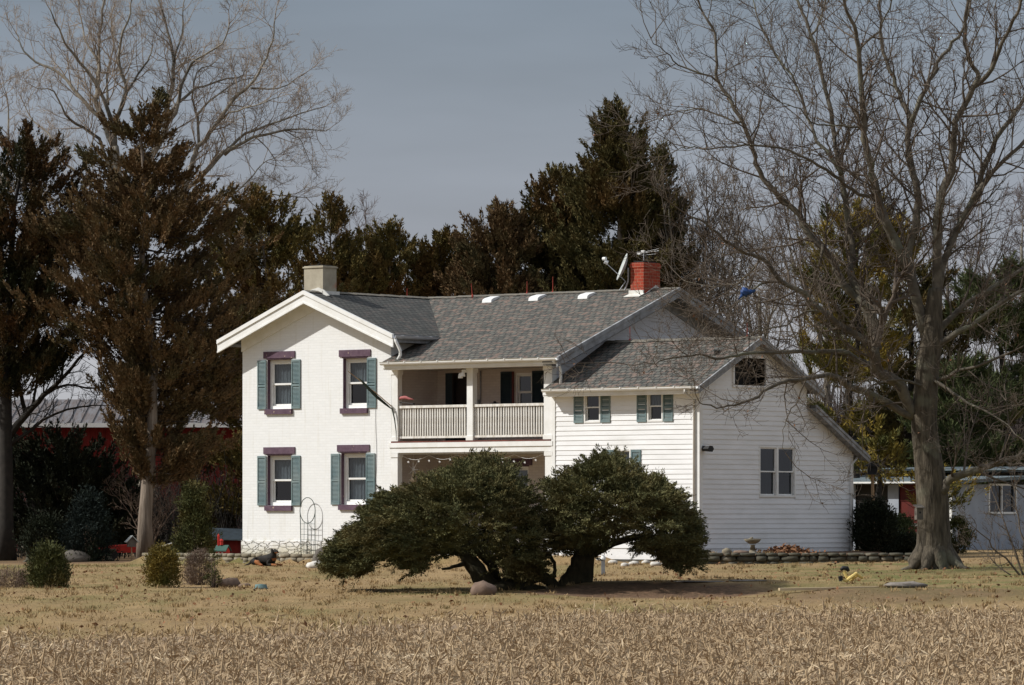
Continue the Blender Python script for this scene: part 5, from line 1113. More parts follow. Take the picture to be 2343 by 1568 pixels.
juniper('dark green juniper mound on the right with a thick twisted trunk', YJ + .3,
        [(1256, 1160), (1268, 1106), (1300, 1088), (1340, 1072), (1375, 1046), (1405, 1046), (1440, 1082), (1490, 1110), (1535, 1128), (1555, 1156), (1574, 1186), (1588, 1226), (1586, 1286)],
        [(1256, 1190), (1268, 1235), (1290, 1262), (1330, 1270), (1370, 1262), (1400, 1240), (1450, 1262), (1500, 1270), (1540, 1312), (1556, 1268), (1574, 1296), (1586, 1296)],
        1400, 2.6, 72, 2300,
        [([(1275, 1352), (1300, 1335), (1325, 1310), (1335, 1270), (1360, 1210), (1400, 1140)], [.12, .2, .24, .2, .14, .06], [0, 0, 0, .1, .2, .3]), ([(1330, 1345), (1340, 1300), (1345, 1260)], [.22, .17, .12], [.1, .1, .1]), ([(1180, 1345), (1210, 1330), (1240, 1320), (1262, 1335), (1285, 1350)], [.13, .13, .12, .12, .1], [-.2, -.2, -.1, 0, 0]),
         ([(1243, 1240), (1248, 1262), (1262, 1280), (1270, 1300), (1269, 1318)], [.03, .035, .04, .035, .05], [-.3, -.3, -.4, -.4, -.4]), ([(1330, 1280), (1450, 1230), (1560, 1240)], [.1, .07, .03], [.2, .3, .2])])

# ------------------------------------------------------------------ small plants
shrub('globe_shrub', 'rounded golden-green clipped shrub on a short stem', 371, 1345, 70, 84, 'leaf_gold', 81, 9000, bl=.06, bw=.022)
shrub('evergreen_shrub', 'ragged upright green shrub on the lawn at the left', 112, 1345, 84, 88, 'leaf_shrub', 82, 9000, shape='col', bl=.08, bw=.022)
shrub('dried_plant', 'clump of dried brown stems between the globe shrub and the pink boulder', 453, 1339, 56, 74, 'dead', 83, 3500, shape='col', bl=.10, bw=.012)
shrub('twiggy_clump', 'low brown twiggy clump at the left edge of the lawn', 22, 1345, 90, 36, 'dead', 84, 2600, bl=.10, bw=.010)
shrub('sapling', 'thin sapling with a small green tuft beside the pink boulder', 489, 1345, 30, 86, 'leaf_shrub', 85, 900, shape='cone', bl=.06, bw=.016)
shrub('young_conifer', 'upright olive young conifer left of the house corner', 445, 1275, 84, 160, 'leaf_shrub', 86, 16000, Y=135.5, shape='cone', bl=.10, bw=.03, cat='conifer')
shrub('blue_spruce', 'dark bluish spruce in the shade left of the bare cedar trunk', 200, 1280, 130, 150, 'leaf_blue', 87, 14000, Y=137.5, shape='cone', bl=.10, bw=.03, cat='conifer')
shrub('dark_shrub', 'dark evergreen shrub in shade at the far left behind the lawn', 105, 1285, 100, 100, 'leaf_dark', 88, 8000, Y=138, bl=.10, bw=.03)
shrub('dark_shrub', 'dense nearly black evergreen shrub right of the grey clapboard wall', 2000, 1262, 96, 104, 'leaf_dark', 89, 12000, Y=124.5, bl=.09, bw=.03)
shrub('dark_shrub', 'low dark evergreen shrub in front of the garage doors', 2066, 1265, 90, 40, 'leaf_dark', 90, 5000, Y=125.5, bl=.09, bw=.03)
shrub('green_shrub', 'green shrub in front of the red garage door', 2062, 1232, 66, 80, 'leaf_pine', 91, 7000, Y=130, bl=.09, bw=.03)
shrub('yellow_shrub', 'green and brown leafy bough right of the oak trunk before the garage', 2190, 1245, 60, 75, 'leaf_shrub', 92, 2600, Y=129, bl=.10, bw=.035, fill=.3)
simple = bare_tree('bare_shrub', 'bushy bare brown shrub behind the long cedar trunk', 340, 143, [(340, 1282, .06), (340, 1262, .05)], [([(340, 1265), (340 + dx * .5, 1180), (340 + dx, 1100 + abs(dx) * .35)], .025, .008, dy) for dx, dy in ((-80, .5), (-50, -.5), (-20, .8), (15, -.8), (45, .6), (75, -.4), (95, .2))], 93, 'dead', 'dead', sp=.25, side=(.3, .8), twig_r=.006, nch=5, limb_ext=.5, cat='shrub')
bare_tree('bare_shrub', 'bare twiggy shrub with tiny pinkish buds at the right edge', 2345, 101, [(2345, 1345, .05), (2342, 1320, .045)],
          [([(2343, 1325), (2300, 1280), (2262, 1235), (2225, 1205)], .03, .008, -.6), ([(2343, 1320), (2310, 1240), (2290, 1170), (2265, 1110)], .03, .008, .5), ([(2345, 1320), (2340, 1240), (2325, 1160), (2320, 1100)], .03, .008, .2), ([(2345, 1320), (2370, 1240), (2385, 1160)], .03, .008, 0), ([(2343, 1330), (2290, 1300), (2260, 1270), (2235, 1262)], .02, .006, .4)], 94, 'twig_oak', 'twig_oak', sp=.22, side=(.3, .8), twig_r=.005, nch=4, limb_ext=.5, cat='shrub')

# ------------------------------------------------------------------ outbuildings
barn = empty('barn', (*at(300, 1250, 172)[:2], .4), 0, 'long red barn with an old ribbed metal roof behind the cedars', 'barn')
def px2(px, Y, ref): return (px - ref) / FPX * Y
b0, b1 = px2(20, 172, 300), px2(700, 172, 300); hz_, rz_ = 5.2 - .4, 6.1 - .4
mb = MB(); mb.box(b0, b1, 0, 9, -.3, hz_); mb.prism([(b0, 0, hz_), (b0, 9, hz_), (b0, 4.5, rz_)], (b1 - b0, 0, 0))
x = b0
while x < b1: mb.box(x, x + .05, -.03, 0, -.3, hz_ - .1); x += .30
mb.build('wall', M['barn_red'], barn)
mb = MB(); mb.prism([(b0 - .3, -.5, hz_ - .08), (b0 - .3, 4.5, rz_ + .06), (b0 - .3, 4.5, rz_ - .0), (b0 - .3, -.5, hz_ - .14)], (b1 - b0 + .6, 0, 0)); mb.prism([(b0 - .3, 9.5, hz_ - .08), (b0 - .3, 4.5, rz_ + .06), (b0 - .3, 4.5, rz_), (b0 - .3, 9.5, hz_ - .14)], (b1 - b0 + .6, 0, 0))
x = b0
while x < b1: mb.prism([(x, -.5, hz_ - .08), (x, 4.5, rz_ + .06), (x, 4.5, rz_ + .11), (x, -.5, hz_ - .03)], (.05, 0, 0)); x += .45
mb.build('roof', M['metal_roof'], barn)
mb = MB(); mb.box(b0 - .3, b1 + .3, -.58, -.5, hz_ - .22, hz_ - .06); mb.build('fascia', M['white_trim'], barn)
mb = MB(); mb.box(-3.2, -.4, -.06, -.02, -.2, 3.2); mb.build('door', M['barn_red'], barn)

white = empty('white_barn', at(1640, 1200, 176)[:2] + (.4,), -TH, 'white gabled outbuilding roof peeking behind the house gable', 'barn')
mb = MB(); mb.box(-5, .2, 0, 5, -.3, 5.9); mb.prism([(-5, 0, 5.9), (-5, 5, 5.9), (-5, 2.5, 7.6)], (5.2, 0, 0)); mb.build('wall', M['white_siding'], white)
mb = MB(); mb.prism([(-5.2, -.4, 5.75), (-5.2, 2.5, 7.75), (-5.2, 2.5, 7.65), (-5.2, -.4, 5.65)], (5.6, 0, 0)); mb.prism([(-5.2, 5.4, 5.75), (-5.2, 2.5, 7.75), (-5.2, 2.5, 7.65), (-5.2, 5.4, 5.65)], (5.6, 0, 0)); mb.build('roof', M['vent'], white)

gx, gy, _ = at(2178, 1265, 136.5); gzz = gz(gx, gy)
gar = empty('garage', (gx, gy, gzz), -TH, 'pale garage with white corner posts, a dark bay and a dark red door behind the oak', 'garage')
GH = at(0, 1108, 136.5)[2] - gzz
mb = MB(); fd = [(-3.55, -2.35), (-1.95, -.62)]
gf = Face('F', 0.0); gr_ = Face('R', 0.0)
for a, b in ((-6.5, -3.55), (-2.35, -1.95), (-.62, 0)): gf.quad(mb, [(a, -.2, 0), (b, -.2, 0), (b, GH, 0), (a, GH, 0)])
for a, b in fd: gf.quad(mb, [(a, 2.05, 0), (b, 2.05, 0), (b, GH, 0), (a, GH, 0)])
wallgrid(mb, gr_, 0, 7.5, -.2, GH, [(2.0, 3.4, 1.15, 1.95)], .1); Face('F', 7.5).quad(mb, [(-6.5, -.2, 0), (0, -.2, 0), (0, GH, 0), (-6.5, GH, 0)]); Face('L', -6.5).quad(mb, [(0, -.2, 0), (7.5, -.2, 0), (7.5, GH, 0), (0, GH, 0)])
mb.build('wall', M['garage_white'], gar)
mb = MB(); mb.prism([(-6.8, -.35, GH + .0), (.3, -.35, GH + .0), (.3, 7.8, GH + .35), (-6.8, 7.8, GH + .35)], (0, 0, .1)); mb.prism([(-6.8, 3.6, GH + .45), (.3, 3.6, GH + .45), (.3, 7.6, GH + .55), (-6.8, 7.6, GH + .55)], (0, 0, .06)); mb.build('roof', M['blue_metal'], gar)
mb = MB(); mb.box(-6.85, .33, -.40, -.35, GH + .03, GH + .08); mb.box(-.12, .02, -.04, .0, -.2, GH - .02); mb.build('fascia', M['white_trim'], gar)
for a, b in fd:
    mb = MB(); gf.box(mb, a, b, -.2, 2.05, -.12, -.06)
    for k in range(1, 4): gf.box(mb, a, b, k * .5 - .02, k * .5 + .02, -.06, -.04)
    mb.build('door', M['red_door'] if a > -3 else M['dark_liner'], gar)  # left bay: dark panel stands in for the unlit inside of an opening
mb = MB(); gr_.box(mb, 1.94, 2.0, 1.09, 2.01, 0, .03); gr_.box(mb, 3.4, 3.46, 1.09, 2.01, 0, .03); gr_.box(mb, 2.0, 3.4, 1.95, 2.01, 0, .03); gr_.box(mb, 2.0, 3.4, 1.09, 1.15, 0, .04); gr_.box(mb, 2.68, 2.72, 1.15, 1.95, -.05, .0)
wn = mb.build('window', M['white_trim'], gar); mb = MB(); gr_.quad(mb, [(2, 1.15, -.06), (3.4, 1.15, -.06), (3.4, 1.95, -.06), (2, 1.95, -.06)]); mb.build('pane', M['glassy'], wn)
# rail fence in front of the garage
fe = empty('rail_fence', at(2040, 1255, 133)[:2] + (.45,), 0, 'pale wooden rail fence in front of the garage', 'fence')
for k in range(2): x = k * 1.0 - .2; mb = MB(); mb.box(x, x + .09, -.04, .05, -.1, 1.0); mb.build('post', M['tan_wood'], fe)
for z in (.28, .62, .9): mb = MB(); mb.box(-.3, 1.0, -.07, -.042, z, z + .09); mb.build('rail', M['white_stone'], fe)

# little blue-roofed red shed, toy barn, etc at the left of the house
sx_, sy_ = at(512, 1245, 141)[:2]
sh = empty('small_shed', (sx_, sy_, gz(sx_, sy_)), 0, 'low red board shed with a grey-blue tin roof just left of the house', 'shed')
mb = MB(); mb.box(-.45, 1.3, 0, 1.2, -.1, .55)
for k in range(14): mb.box(-.45 + k * .125, -.42 + k * .125, -.015, 0, -.1, .54)
mb.build('wall', M['barn_red'], sh)
mb = MB(); mb.prism([(-.62, -.25, .58), (1.45, -.25, .52), (1.45, .6, .84), (-.62, .6, .92)], (0, 0, .03)); mb.prism([(-.62, .6, .92), (1.45, .6, .84), (1.45, 1.45, .52), (-.62, 1.45, .58)], (0, 0, .03)); mb.build('roof', M['blue_metal'], sh)
tx_, ty_ = at(508, 1256, 133.5)[:2]
tb = empty('toy_barn', (tx_, ty_, gz(tx_, ty_)), -.5, 'tiny bright red barn ornament with a dark green roof on the grass', 'garden ornament')
mb = MB(); mb.box(-.17, .2, -.1, .12, 0, .2); mb.prism([(-.17, -.1, .2), (-.17, .12, .2), (-.17, .01, .31)], (.37, 0, 0)); mb.build('body', M['red'], tb)
mb = MB(); mb.prism([(-.2, -.15, .17), (-.2, .01, .33), (-.2, .01, .36), (-.2, -.15, .20)], (.43, 0, 0)); mb.prism([(-.2, .17, .17), (-.2, .01, .33), (-.2, .01, .36), (-.2, .17, .20)], (.43, 0, 0)); mb.build('roof', M['dkgreen'], tb)
mb = MB(); mb.box(-.176, -.171, -.05, .07, 0, .13); mb.box(-.08, -.03, -.106, -.101, .04, .14); mb.box(.05, .10, -.106, -.101, .04, .14); mb.build('door', M['vent'], tb)
mb = MB(); mb.lathe((-.02, .0, .36), [(.05, 0), (.05, .12), (.07, .13), (.0, .19)], 10); mb.lathe((-.12, .0, .34), [(.03, 0), (.035, .3), (.0, .36)], 8); mb.build('silo', M['red'], tb)

x, y = at(300, 1262, 140)[:2]
gt = empty('garden_cart', (x, y, gz(x, y)), .2, 'red garden cart parked in shade behind the bare cedar trunk', 'cart')
mb = MB(); mb.prism([(-.9, -.25, .22), (.5, -.25, .22), (.62, -.25, .5), (-1.0, -.25, .42)], (0, .55, 0)); mb.build('tray', M['red'], gt)
for dx in (-.6, .3):
    for dy in (-.3, .33): mb = MB(); mb.tube([(dx, dy, .16), (dx, dy + .07, .16)], .16, 14); mb.build('wheel', M['black'], gt)
mb = MB(); mb.tube([(.6, 0, .3), (1.3, 0, .52)], .02, 6); mb.build('handle', M['flash'], gt)
x, y = at(301, 1262, 137.2)[:2]
bh = empty('birdhouse', (x, y, gz(x, y)), .3, 'small grey birdhouse on a thin post left of the bare cedar trunk', 'birdhouse')
mb = MB(); mb.tube([(0, 0, -.05), (0, 0, .42)], .02, 6); mb.build('post', M['tan_wood'], bh)
mb = MB(); mb.box(-.12, .12, -.1, .1, .42, .58); mb.prism([(-.12, -.1, .58), (.12, -.1, .58), (0, -.1, .70)], (0, .2, 0)); mb.build('box', M['grey_stone'], bh)
mb = MB(); mb.prism([(-.18, -.15, .55), (0, -.15, .74), (0, -.15, .77), (-.2, -.15, .57)], (0, .3, 0)); mb.prism([(.18, -.15, .55), (0, -.15, .74), (0, -.15, .77), (.2, -.15, .57)], (0, .3, 0)); mb.build('roof', M['dish'], bh)
def birdbath(px, Y, h, label, m, bird=False):
    x, y = at(px, 1260, Y)[:2]; o = empty('bird_bath', (x, y, gz(x, y)), 0, label, 'bird bath')
    mb = MB(); mb.lathe((0, 0, -.03), [(.16, 0), (.17, .05), (.10, .09), (.06, .16), (.07, h * .5), (.055, h * .8), (.09, h * .9)], 16); mb.build('pedestal', m, o, smooth=True)
    mb = MB(); mb.lathe((0, 0, h * .85), [(.07, 0), (.17, .05), (.225, .12), (.215, .13), (.12, .075), (.01, .065)], 18); mb.build('bowl', m, o, smooth=True)
    if bird:
        b = empty('bird_figure', (x - .09, y - .02, gz(x, y) + h * .98), 0, 'small stone bird perched on the bird bath rim', 'bird figure')
        mb = MB(); mb.tube([(-.10, 0, .08), (-.04, 0, .06), (.03, 0, .07), (.07, 0, .11), (.10, 0, .13)], [.01, .035, .045, .035, .02], 10); mb.build('body', m, b, smooth=True)
birdbath(1722, 116.9, .30, 'weathered stone bird bath in the bed below the grey clapboard wall', M['stone'], True)
birdbath(65, 138.5, .42, 'dark stone bird bath in deep shade at the far left', M['dark_stone'])
birdbath(250, 138.5, .26, 'low stone bird bath in shade beside the grey-brown boulder', M['dark_stone'])
# bird feeder on tall pole right of the house
x, y = at(1996, 1262, 126.5)[:2]; bf = empty('bird_feeder', (x, y, gz(x, y)), 0, 'dark hopper bird feeder on a tall tan pole right of the house', 'bird feeder')
mb = MB(); mb.tube([(0, 0, -.1), (.02, 0, 1.2), (0, 0, 2.15)], [.055, .05, .04], 8); mb.build('pole', M['tan_wood'], bf)
mb = MB(); mb.box(-.19, .19, -.16, .16, 2.15, 2.19); mb.box(-.13, .13, -.1, .1, 2.19, 2.40); mb.build('hopper', M['black'], bf)
mb = MB(); mb.prism([(-.24, -.2, 2.38), (0, -.2, 2.52), (.24, -.2, 2.38)], (0, .4, 0)); mb.build('roof', M['black'], bf)
# nest box on the oak trunk
x, y, z = at(2102, 1175, 107.85); nb_ = empty('nest_box', (x, y, z - .15), .3, 'weathered grey nest box nailed to the oak trunk', 'birdhouse')
mb = MB(); mb.box(-.08, .08, -.09, .07, 0, .28); mb.build('box', M['grey_stone'], nb_); mb = MB(); mb.prism([(-.11, -.14, .27), (.11, -.14, .27), (.11, .1, .34), (-.11, .1, .34)], (0, 0, .02)); mb.build('roof', M['grey_stone'], nb_)
mb = MB(); mb.tube([(0, -.095, .17), (0, -.091, .17)], .025, 10); mb.build('entrance_hole', M['black'], nb_)
# blue bag in the tree
x, y, z = at(1706, 668, 104); bag = MB(); r_ = random.Random(8)
vs = []; fs = []
for i in range(8):
    for k in range(12):
        th = math.pi * i / 7; ph = 2 * math.pi * k / 12; d = Vector((math.sin(th) * math.cos(ph), math.sin(th) * math.sin(ph), math.cos(th))); rr = 1 + .9 * mnoise.noise(d * 2.8); vs.append((d.x * .11 * rr, d.y * .05 * rr, d.z * .085 * rr))
for i in range(7):
    for k in range(12): fs.append((i * 12 + k, i * 12 + (k + 1) % 12, i * 12 + 12 + (k + 1) % 12, i * 12 + 12 + k))
bag.add(vs, fs); bag.prism([(-.02, 0, .05), (.24, -.02, .05), (.2, .02, -.02), (.02, .01, -.04)], (0, .012, 0)); bag.prism([(-.1, 0, -.02), (.0, 0, -.06), (-.18, 0, -.2)], (0, .012, 0))
o = bag.build('plastic_bag', M['blue'], smooth=True); o.location = (x, y, z); tag(o, 'torn blue plastic bag snagged in the bare oak twigs', 'plastic bag')

# toy digger (ride-on, tipped over), plank, tub, post, leaf pile
x, y, z = gp(1945, 1336); s = y / FPX; z += .03
td = empty('toy_digger', (x, y, z), 0, 'yellow ride-on toy digger with black seat tipped over on the lawn', 'toy digger')
def q(px, py, dy=0): return ((px - 1945) * s, dy, (1334 - py) * s)
mb = MB(); mb.tube([q(1931, 1308), q(1937, 1322), q(1950, 1322)], .036, 8); mb.tube([q(1950, 1322), q(1955, 1318, .05)], .036, 8); mb.build('arm', M['yellow'], td)
mb = MB(); mb.tube([q(1930, 1328, -.05), q(1935, 1331, -.05), q(1958, 1314, -.02), q(1962, 1318, .1), q(1944, 1332, .1)], .034, 8); mb.tube([q(1958, 1314, -.02), q(1968, 1320, .05), q(1974, 1324, .1)], .032, 8); mb.tube([q(1946, 1322, -.04), q(1955, 1326, .1)], .02, 8); mb.build('frame', M['yellow'], td)
mb = MB(); mb.tube([q(1923, 1306), q(1929, 1301), q(1938, 1302), q(1942, 1309)], [.03, .045, .05, .03], 10); mb.build('seat', M['black'], td, smooth=True)
mb = MB(); mb.prism([q(1918, 1321, -.12), q(1927, 1319, -.12), q(1928, 1329, -.12), q(1921, 1332, -.12)], (0, .24, 0)); mb.build('bucket', M['black'], td)
mb = MB(); mb.tube([q(1937, 1322), q(1936, 1326, -.03), q(1942, 1324)], .02, 6); mb.build('joint', M['black'], td)
x, y, z = gp(1893, 1350); mb = MB(); mb.box(-.95, 1.0, -.14, .14, .0, .05); o = mb.build('plank', M['plank']); o.location = (x, y, z - .005); o.rotation_euler = (0, R(-.8), .06); tag(o, 'long weathered plank lying flat below the toy digger', 'plank')
x, y, z = gp(597, 1349); tub = empty('plastic_tub', (x, y, z), 0, 'small upturned teal plastic tub on the dry lawn', 'tub')
mb = MB(); mb.lathe((0, 0, 0), [(.15, 0), (.155, .02), (.14, .025), (.12, .10), (.02, .11)], 16); mb.build('shell', M['teal'], tub, smooth=True)
x, y, z = gp(1380, 1316); pst = empty('garden_post', (x, y, z), 0, 'short post with a white cap behind the right juniper', 'post')
mb = MB(); mb.box(-.045, .045, -.04, .04, -.1, .36); mb.build('shaft', M['grey_board'], pst); mb = MB(); mb.lathe((0, 0, .36), [(.07, 0), (.07, .03), (.03, .10), (.0, .13)], 10); mb.build('cap', M['vent'], pst)
rg = np.random.default_rng(12); n = 700; x, y = at(1800, 1262, 117.3)[:2]; zc = gz(x, y)
C = np.stack([rg.normal(size=n) * .33, rg.normal(size=n) * .3, np.abs(rg.normal(size=n)) * .05], 1); C[:, 2] += .13 * np.exp(-(C[:, 0] ** 2 + C[:, 1] ** 2) / .12)
V, F = blades(C, rg.normal(size=(n, 3)) * [1, 1, .5], .11, .06, rg); o = np_mesh('leaf_pile', V, F, M['leaf_litter']); o.location = (x, y, zc); tag(o, 'pile of rust brown fallen leaves beside the bird bath', 'leaf pile', kind='stuff')

# ------------------------------------------------------------------ dog lying by the stone wall
def skin_obj(name, verts, edges, radii, m, parent, sub=2):
    me = bpy.data.meshes.new(name); me.from_pydata(verts, edges, []); me.update(); o = bpy.data.objects.new(name, me); COL.objects.link(o)
    md = o.modifiers.new('s', 'SKIN'); sb = o.modifiers.new('b', 'SUBSURF'); sb.levels = sub; sb.render_levels = sub
    for i, r_ in enumerate(radii): rr = r_ if hasattr(r_, '__len__') else (r_, r_); me.skin_vertices[0].data[i].radius = rr
    me.skin_vertices[0].data[0].use_root = True
    dg = bpy.context.evaluated_depsgraph_get(); dg.update(); nm = bpy.data.meshes.new_from_object(o.evaluated_get(dg)); nm.name = name
    bpy.data.objects.remove(o); nm.polygons.foreach_set('use_smooth', [True] * len(nm.polygons)); return link(name, nm, m, parent)
x, y, z = gp(607, 1296)
dog = empty('dog', (x, y, z), R(-25), 'black and tan dog lying on the lawn in front of the stone wall', 'dog')
V_ = [(-.30, 0, .15), (-.12, .0, .17), (.08, 0, .18), (.20, 0, .22), (.25, 0, .31), (.28, -.01, .40), (.36, -.05, .39), (.43, -.09, .37),
      (-.28, -.14, .12), (-.10, -.20, .10), (-.05, -.22, .04), (.05, -.24, .03),
      (-.28, .13, .10), (-.12, .19, .05), (.0, .2, .03),
      (.18, -.12, .14), (.14, -.15, .04), (.36, -.16, .035), (.44, -.17, .03),
      (.2, .1, .14), (.18, .12, .04), (.38, .12, .035), (.46, .12, .03),
      (-.40, 0, .12), (-.52, .03, .05), (-.66, .08, .025)]
E_ = [(0, 1), (1, 2), (2, 3), (3, 4), (4, 5), (5, 6), (6, 7), (0, 8), (8, 9), (9, 10), (10, 11), (0, 12), (12, 13), (13, 14), (3, 15), (15, 16), (16, 17), (17, 18), (3, 19), (19, 20), (20, 21), (21, 22), (0, 23), (23, 24), (24, 25)]
Rr = [.12, .125, .14, .135, .085, .088, .05, .034, .09, .065, .04, .03, .09, .05, .03, .075, .045, .034, .036, .075, .045, .034, .036, .045, .025, .014]
body = skin_obj('body', V_, E_, Rr, M['dog_black'], dog)
# tan points as coat patches: same coat, second material by face position
body.data.materials.append(M['dog_tan'])
for p in body.data.polygons:
    c = p.center
    if (c.x > .28 and c.z < .12) or (c.x > .33 and c.z < .375 and c.z > .25) or (-.16 < c.x < .1 and c.y < -.17 and c.z < .12) or (c.x > .27 and .12 < c.z < .22) or (-.2 < c.x < -.05 and c.y < -.12 and c.z < .16): p.material_index = 1
for s_ in (-1, 1): mb = MB(); mb.prism([(.27, s_ * .06, .46), (.22, s_ * .085, .46), (.23, s_ * .11, .36), (.28, s_ * .105, .37)], (.0, s_ * .012, 0)); mb.build('ear', M['dog_black'], dog)
mb = MB(); mb.lathe((.462, -.108, .362), [(.0, -.012), (.017, -.004), (.017, .008), (.0, .014)], 8); mb.build('nose', M['black'], dog)
mb = MB(); mb.lathe((.345, -.088, .425), [(.0, -.007), (.008, 0), (.0, .007)], 6); mb.lathe((.36, .005, .425), [(.0, -.007), (.008, 0), (.0, .007)], 6); mb.build('eyes', M['black'], dog)

# ------------------------------------------------------------------ far woods, brush, grass, stubble
rnd = random.Random(77)
def brush(name, label, x0, x1, Y0, Y1, h0, h1, n, m, seed, r0=.02, cat='woods'):
    rg = np.random.default_rng(seed); paths = []
    for i in range(n):
        Y = rg.uniform(Y0, Y1); x = rg.uniform(x0, x1) * Y / Y0; h = rg.uniform(h0, h1) * (.75 + .35 * mnoise.noise((x * .12, Y * .1, seed))); z0 = gz(x, Y) + (rg.random() ** 1.5) * h * .55
        lean = rg.normal(size=2) * .22; ln = h - (z0 - .4); r_ = r0 * (.4 + rg.random())
        pts = [(x, Y, z0), (x + lean[0] * ln * .4 + rg.normal() * .15, Y + lean[1] * ln * .4, z0 + ln * .45), (x + lean[0] * ln * 1.1 + rg.normal() * .3, Y + lean[1] * ln, z0 + ln)]
        paths.append((pts, [r_, r_ * .6, r_ * .2], 3))
    V, F = tubes(paths); o = np_mesh(name, V, F, m); return tag(o, label, cat, kind='stuff')
brush('brushwood', 'dense grey-brown leafless brushwood behind the oak and garage', 10.5, 30, 152, 190, 5, 9.5, 12000, mat('brush_twigs', (.095, .075, .068), (.06, .048, .042), .6, .95), 5, .035)
brush('far_woods', 'far leafless wood along the horizon', -75, 75, 520, 620, 10, 17, 9000, mat('far_wood_twigs', (.16, .14, .14), (.11, .10, .10), .3, .95), 6, .14)
brush('thicket', 'dark brushwood under the cedars at the left', -17.5, -8.5, 144, 158, 1.5, 4.2, 2500, M['bark_dark'], 8, .02)

def scatter(x0f, x1f, Y0, Y1, n, rg):
    """uniform on the ground inside a wide wedge"""
    Y = np.sqrt(rg.random(n) * (Y1 ** 2 - Y0 ** 2) + Y0 ** 2); x = (x0f + (x1f - x0f) * rg.random(n)) * Y; return x, Y
def gzv(x, Y): return np.array([gz(a, b) for a, b in zip(x, Y)])
rg = np.random.default_rng(101)
x, Y = scatter(-.17, .17, 40, 80, 260000, rg); keep = np.array([rg.random() < max(0, min(1, .12 + (edge(a) + .5 * rg.normal() - b) / 9 + .5 * mnoise.noise((a * .5, b * .25, 4)))) for a, b in zip(x, Y)]); x, Y = x[keep], Y[keep]; z = gzv(x, Y) + .005 + rg.random(len(x)) * .05
n = len(x); C = np.stack([x, Y, z], 1); D = rg.normal(size=(n, 3)) * [1, 1, .4] + [0, 0, .30]
V, F = blades(C, D, .045 + .10 * rg.random(n) ** 1.5 , .007 + .013 * rg.random(n), rg)
o = np_mesh('corn_residue', V, F, M['straw']); tag(o, 'pale shredded corn leaves covering the harvested field', 'crop residue', kind='stuff')
paths = []; rr = random.Random(55); Y = 38.5
while Y < 81:
    x = -.17 * Y
    while x < .17 * Y:
        x += rr.uniform(.10, .26)
        yy = Y + rr.gauss(0, .035) + .02 * x
        if yy > edge(x) + .3 * rr.gauss(0, 1) or rr.random() < .22: continue
        h = rr.uniform(.06, .19) * (1.5 if rr.random() < .12 else 1); lx, ly = rr.gauss(0, .28) * h, rr.gauss(0, .28) * h; z = gz(x, yy); r_ = rr.uniform(.009, .014)
        paths.append(([(x, yy, z - .02), (x + lx * .5, yy + ly * .5, z + h * .5), (x + lx, yy + ly, z + h)], [r_ * 1.2, r_, r_ * .85], 5))
    Y += .76
V, F = tubes(paths); o = np_mesh('corn_stubble', V, F, M['stalk']); tag(o, 'rows of cut corn stalks standing in the foreground field', 'corn stubble', kind='stuff')
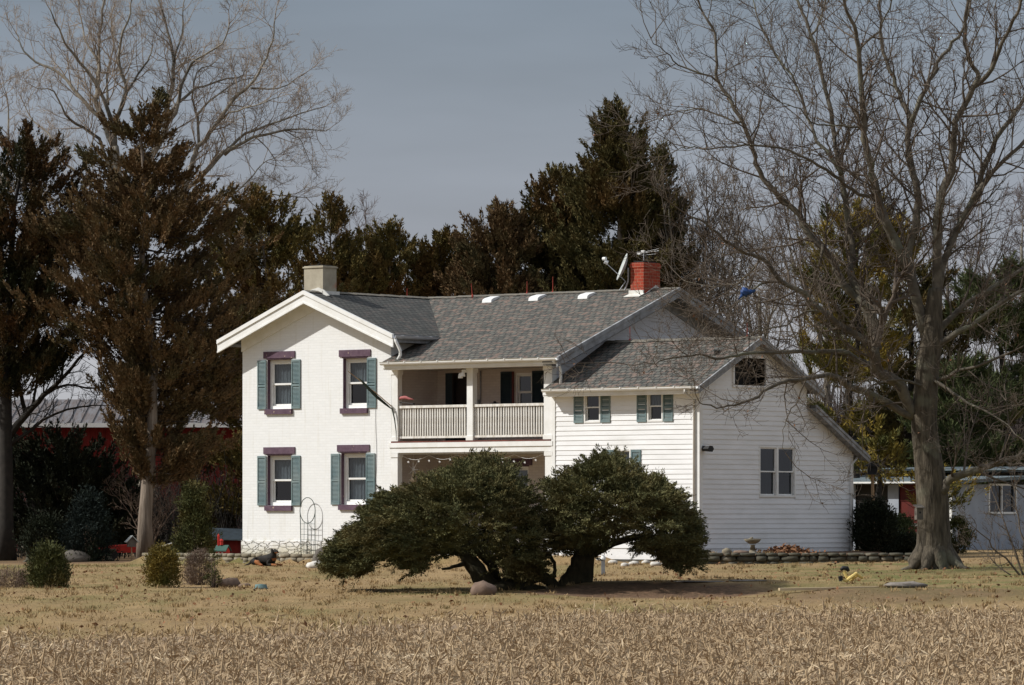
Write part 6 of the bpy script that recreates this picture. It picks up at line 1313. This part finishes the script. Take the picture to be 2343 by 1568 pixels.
# husks: taller curled leaves near stalks
idx = rg.integers(0, len(paths), 26000); B = np.array([paths[i][0][2] for i in idx]); n = len(B)
V, F = blades(B - [0, 0, .1] * rg.random((n, 1)) , rg.normal(size=(n, 3)) * [.7, .7, .6] + [0, 0, .35], .06 + .12 * rg.random(n), .009 + .016 * rg.random(n), rg); o = np_mesh('corn_husks', V, F, M['straw']); tag(o, 'dry corn husks hanging from the cut stalks', 'crop residue', kind='stuff')
x, Y = scatter(-.16, .16, 60, 128, 90000, rg); keep = np.array([b > edge(a) - .3 for a, b in zip(x, Y)]); x, Y = x[keep], Y[keep]; n = len(x)
dens = np.array([mnoise.noise((a * .8, b * .35, 9)) for a, b in zip(x, Y)]) ; keep = rg.random(n) < (.45 + dens * .9) * np.where(x > 2.5, .45, 1.); x, Y = x[keep], Y[keep]; n = len(x)
leafy_shade_b = np.array([math.hypot((a - 2.4) / 2.9, (b - 90.6) / 2.2) < .95 for a, b in zip(x, Y)]); x, Y = x[~leafy_shade_b], Y[~leafy_shade_b]
inside = np.array([(toh(a, b)[1] > -.05 and 0 < toh(a, b)[0] < 16.6) or (115.9 < b < 127 and 3.9 < a < 10.8) for a, b in zip(x, Y)]); x, Y = x[~inside], Y[~inside]; n = len(x)
C = np.stack([x, Y, gzv(x, Y)], 1); V, F = blades(C, rg.normal(size=(n, 3)) * [.6, .6, .2] + [0, 0, .8], .025 + .045 * rg.random(n), .010 + .012 * rg.random(n), rg)
o = np_mesh('lawn_grass', V, F, M['grass']); tag(o, 'dry tan lawn grass', 'grass', kind='stuff')

n = 1500; x, Y = scatter(-.14, .14, 62, 127, n, rg); ok = np.array([(b > edge(a) + .5) and (mnoise.noise((a * .45, b * .2, 2)) > -.02 or a > 3) and not (toh(a, b)[1] > -.3) for a, b in zip(x, Y)]); x, Y = x[ok], Y[ok]; n = len(x)
V, F = blades(np.stack([x, Y, gzv(x, Y) + .02], 1), rg.normal(size=(n, 3)) * [1, 1, .35] + [0, 0, .15], .07 + .05 * rg.random(n), .04 + .03 * rg.random(n), rg)
o = np_mesh('fallen_leaves', V, F, M['leaf_litter']); tag(o, 'brown fallen leaves scattered over the dry lawn', 'fallen leaves', kind='stuff')
n = 900; x, Y = scatter(-.14, .14, 62, 127, n, rg); ok = np.array([(b > edge(a) + .3) and not (toh(a, b)[1] > -.2) and math.hypot((a - 2.4) / 2.9, (b - 90.6) / 2.2) > .9 for a, b in zip(x, Y)]); x, Y = x[ok], Y[ok]; n = len(x)
C = np.repeat(np.stack([x, Y, gzv(x, Y)], 1), 26, 0) + rg.normal(size=(n * 26, 3)) * [.06, .06, .0]; k = len(C)
V, F = blades(C, rg.normal(size=(k, 3)) * [.5, .5, .1] + [0, 0, .9], .05 + .07 * rg.random(k), .010 + .010 * rg.random(k), rg)
o = np_mesh('grass_tufts', V, F, M['grass']); tag(o, 'taller tufts of dead grass in the lawn', 'grass', kind='stuff')
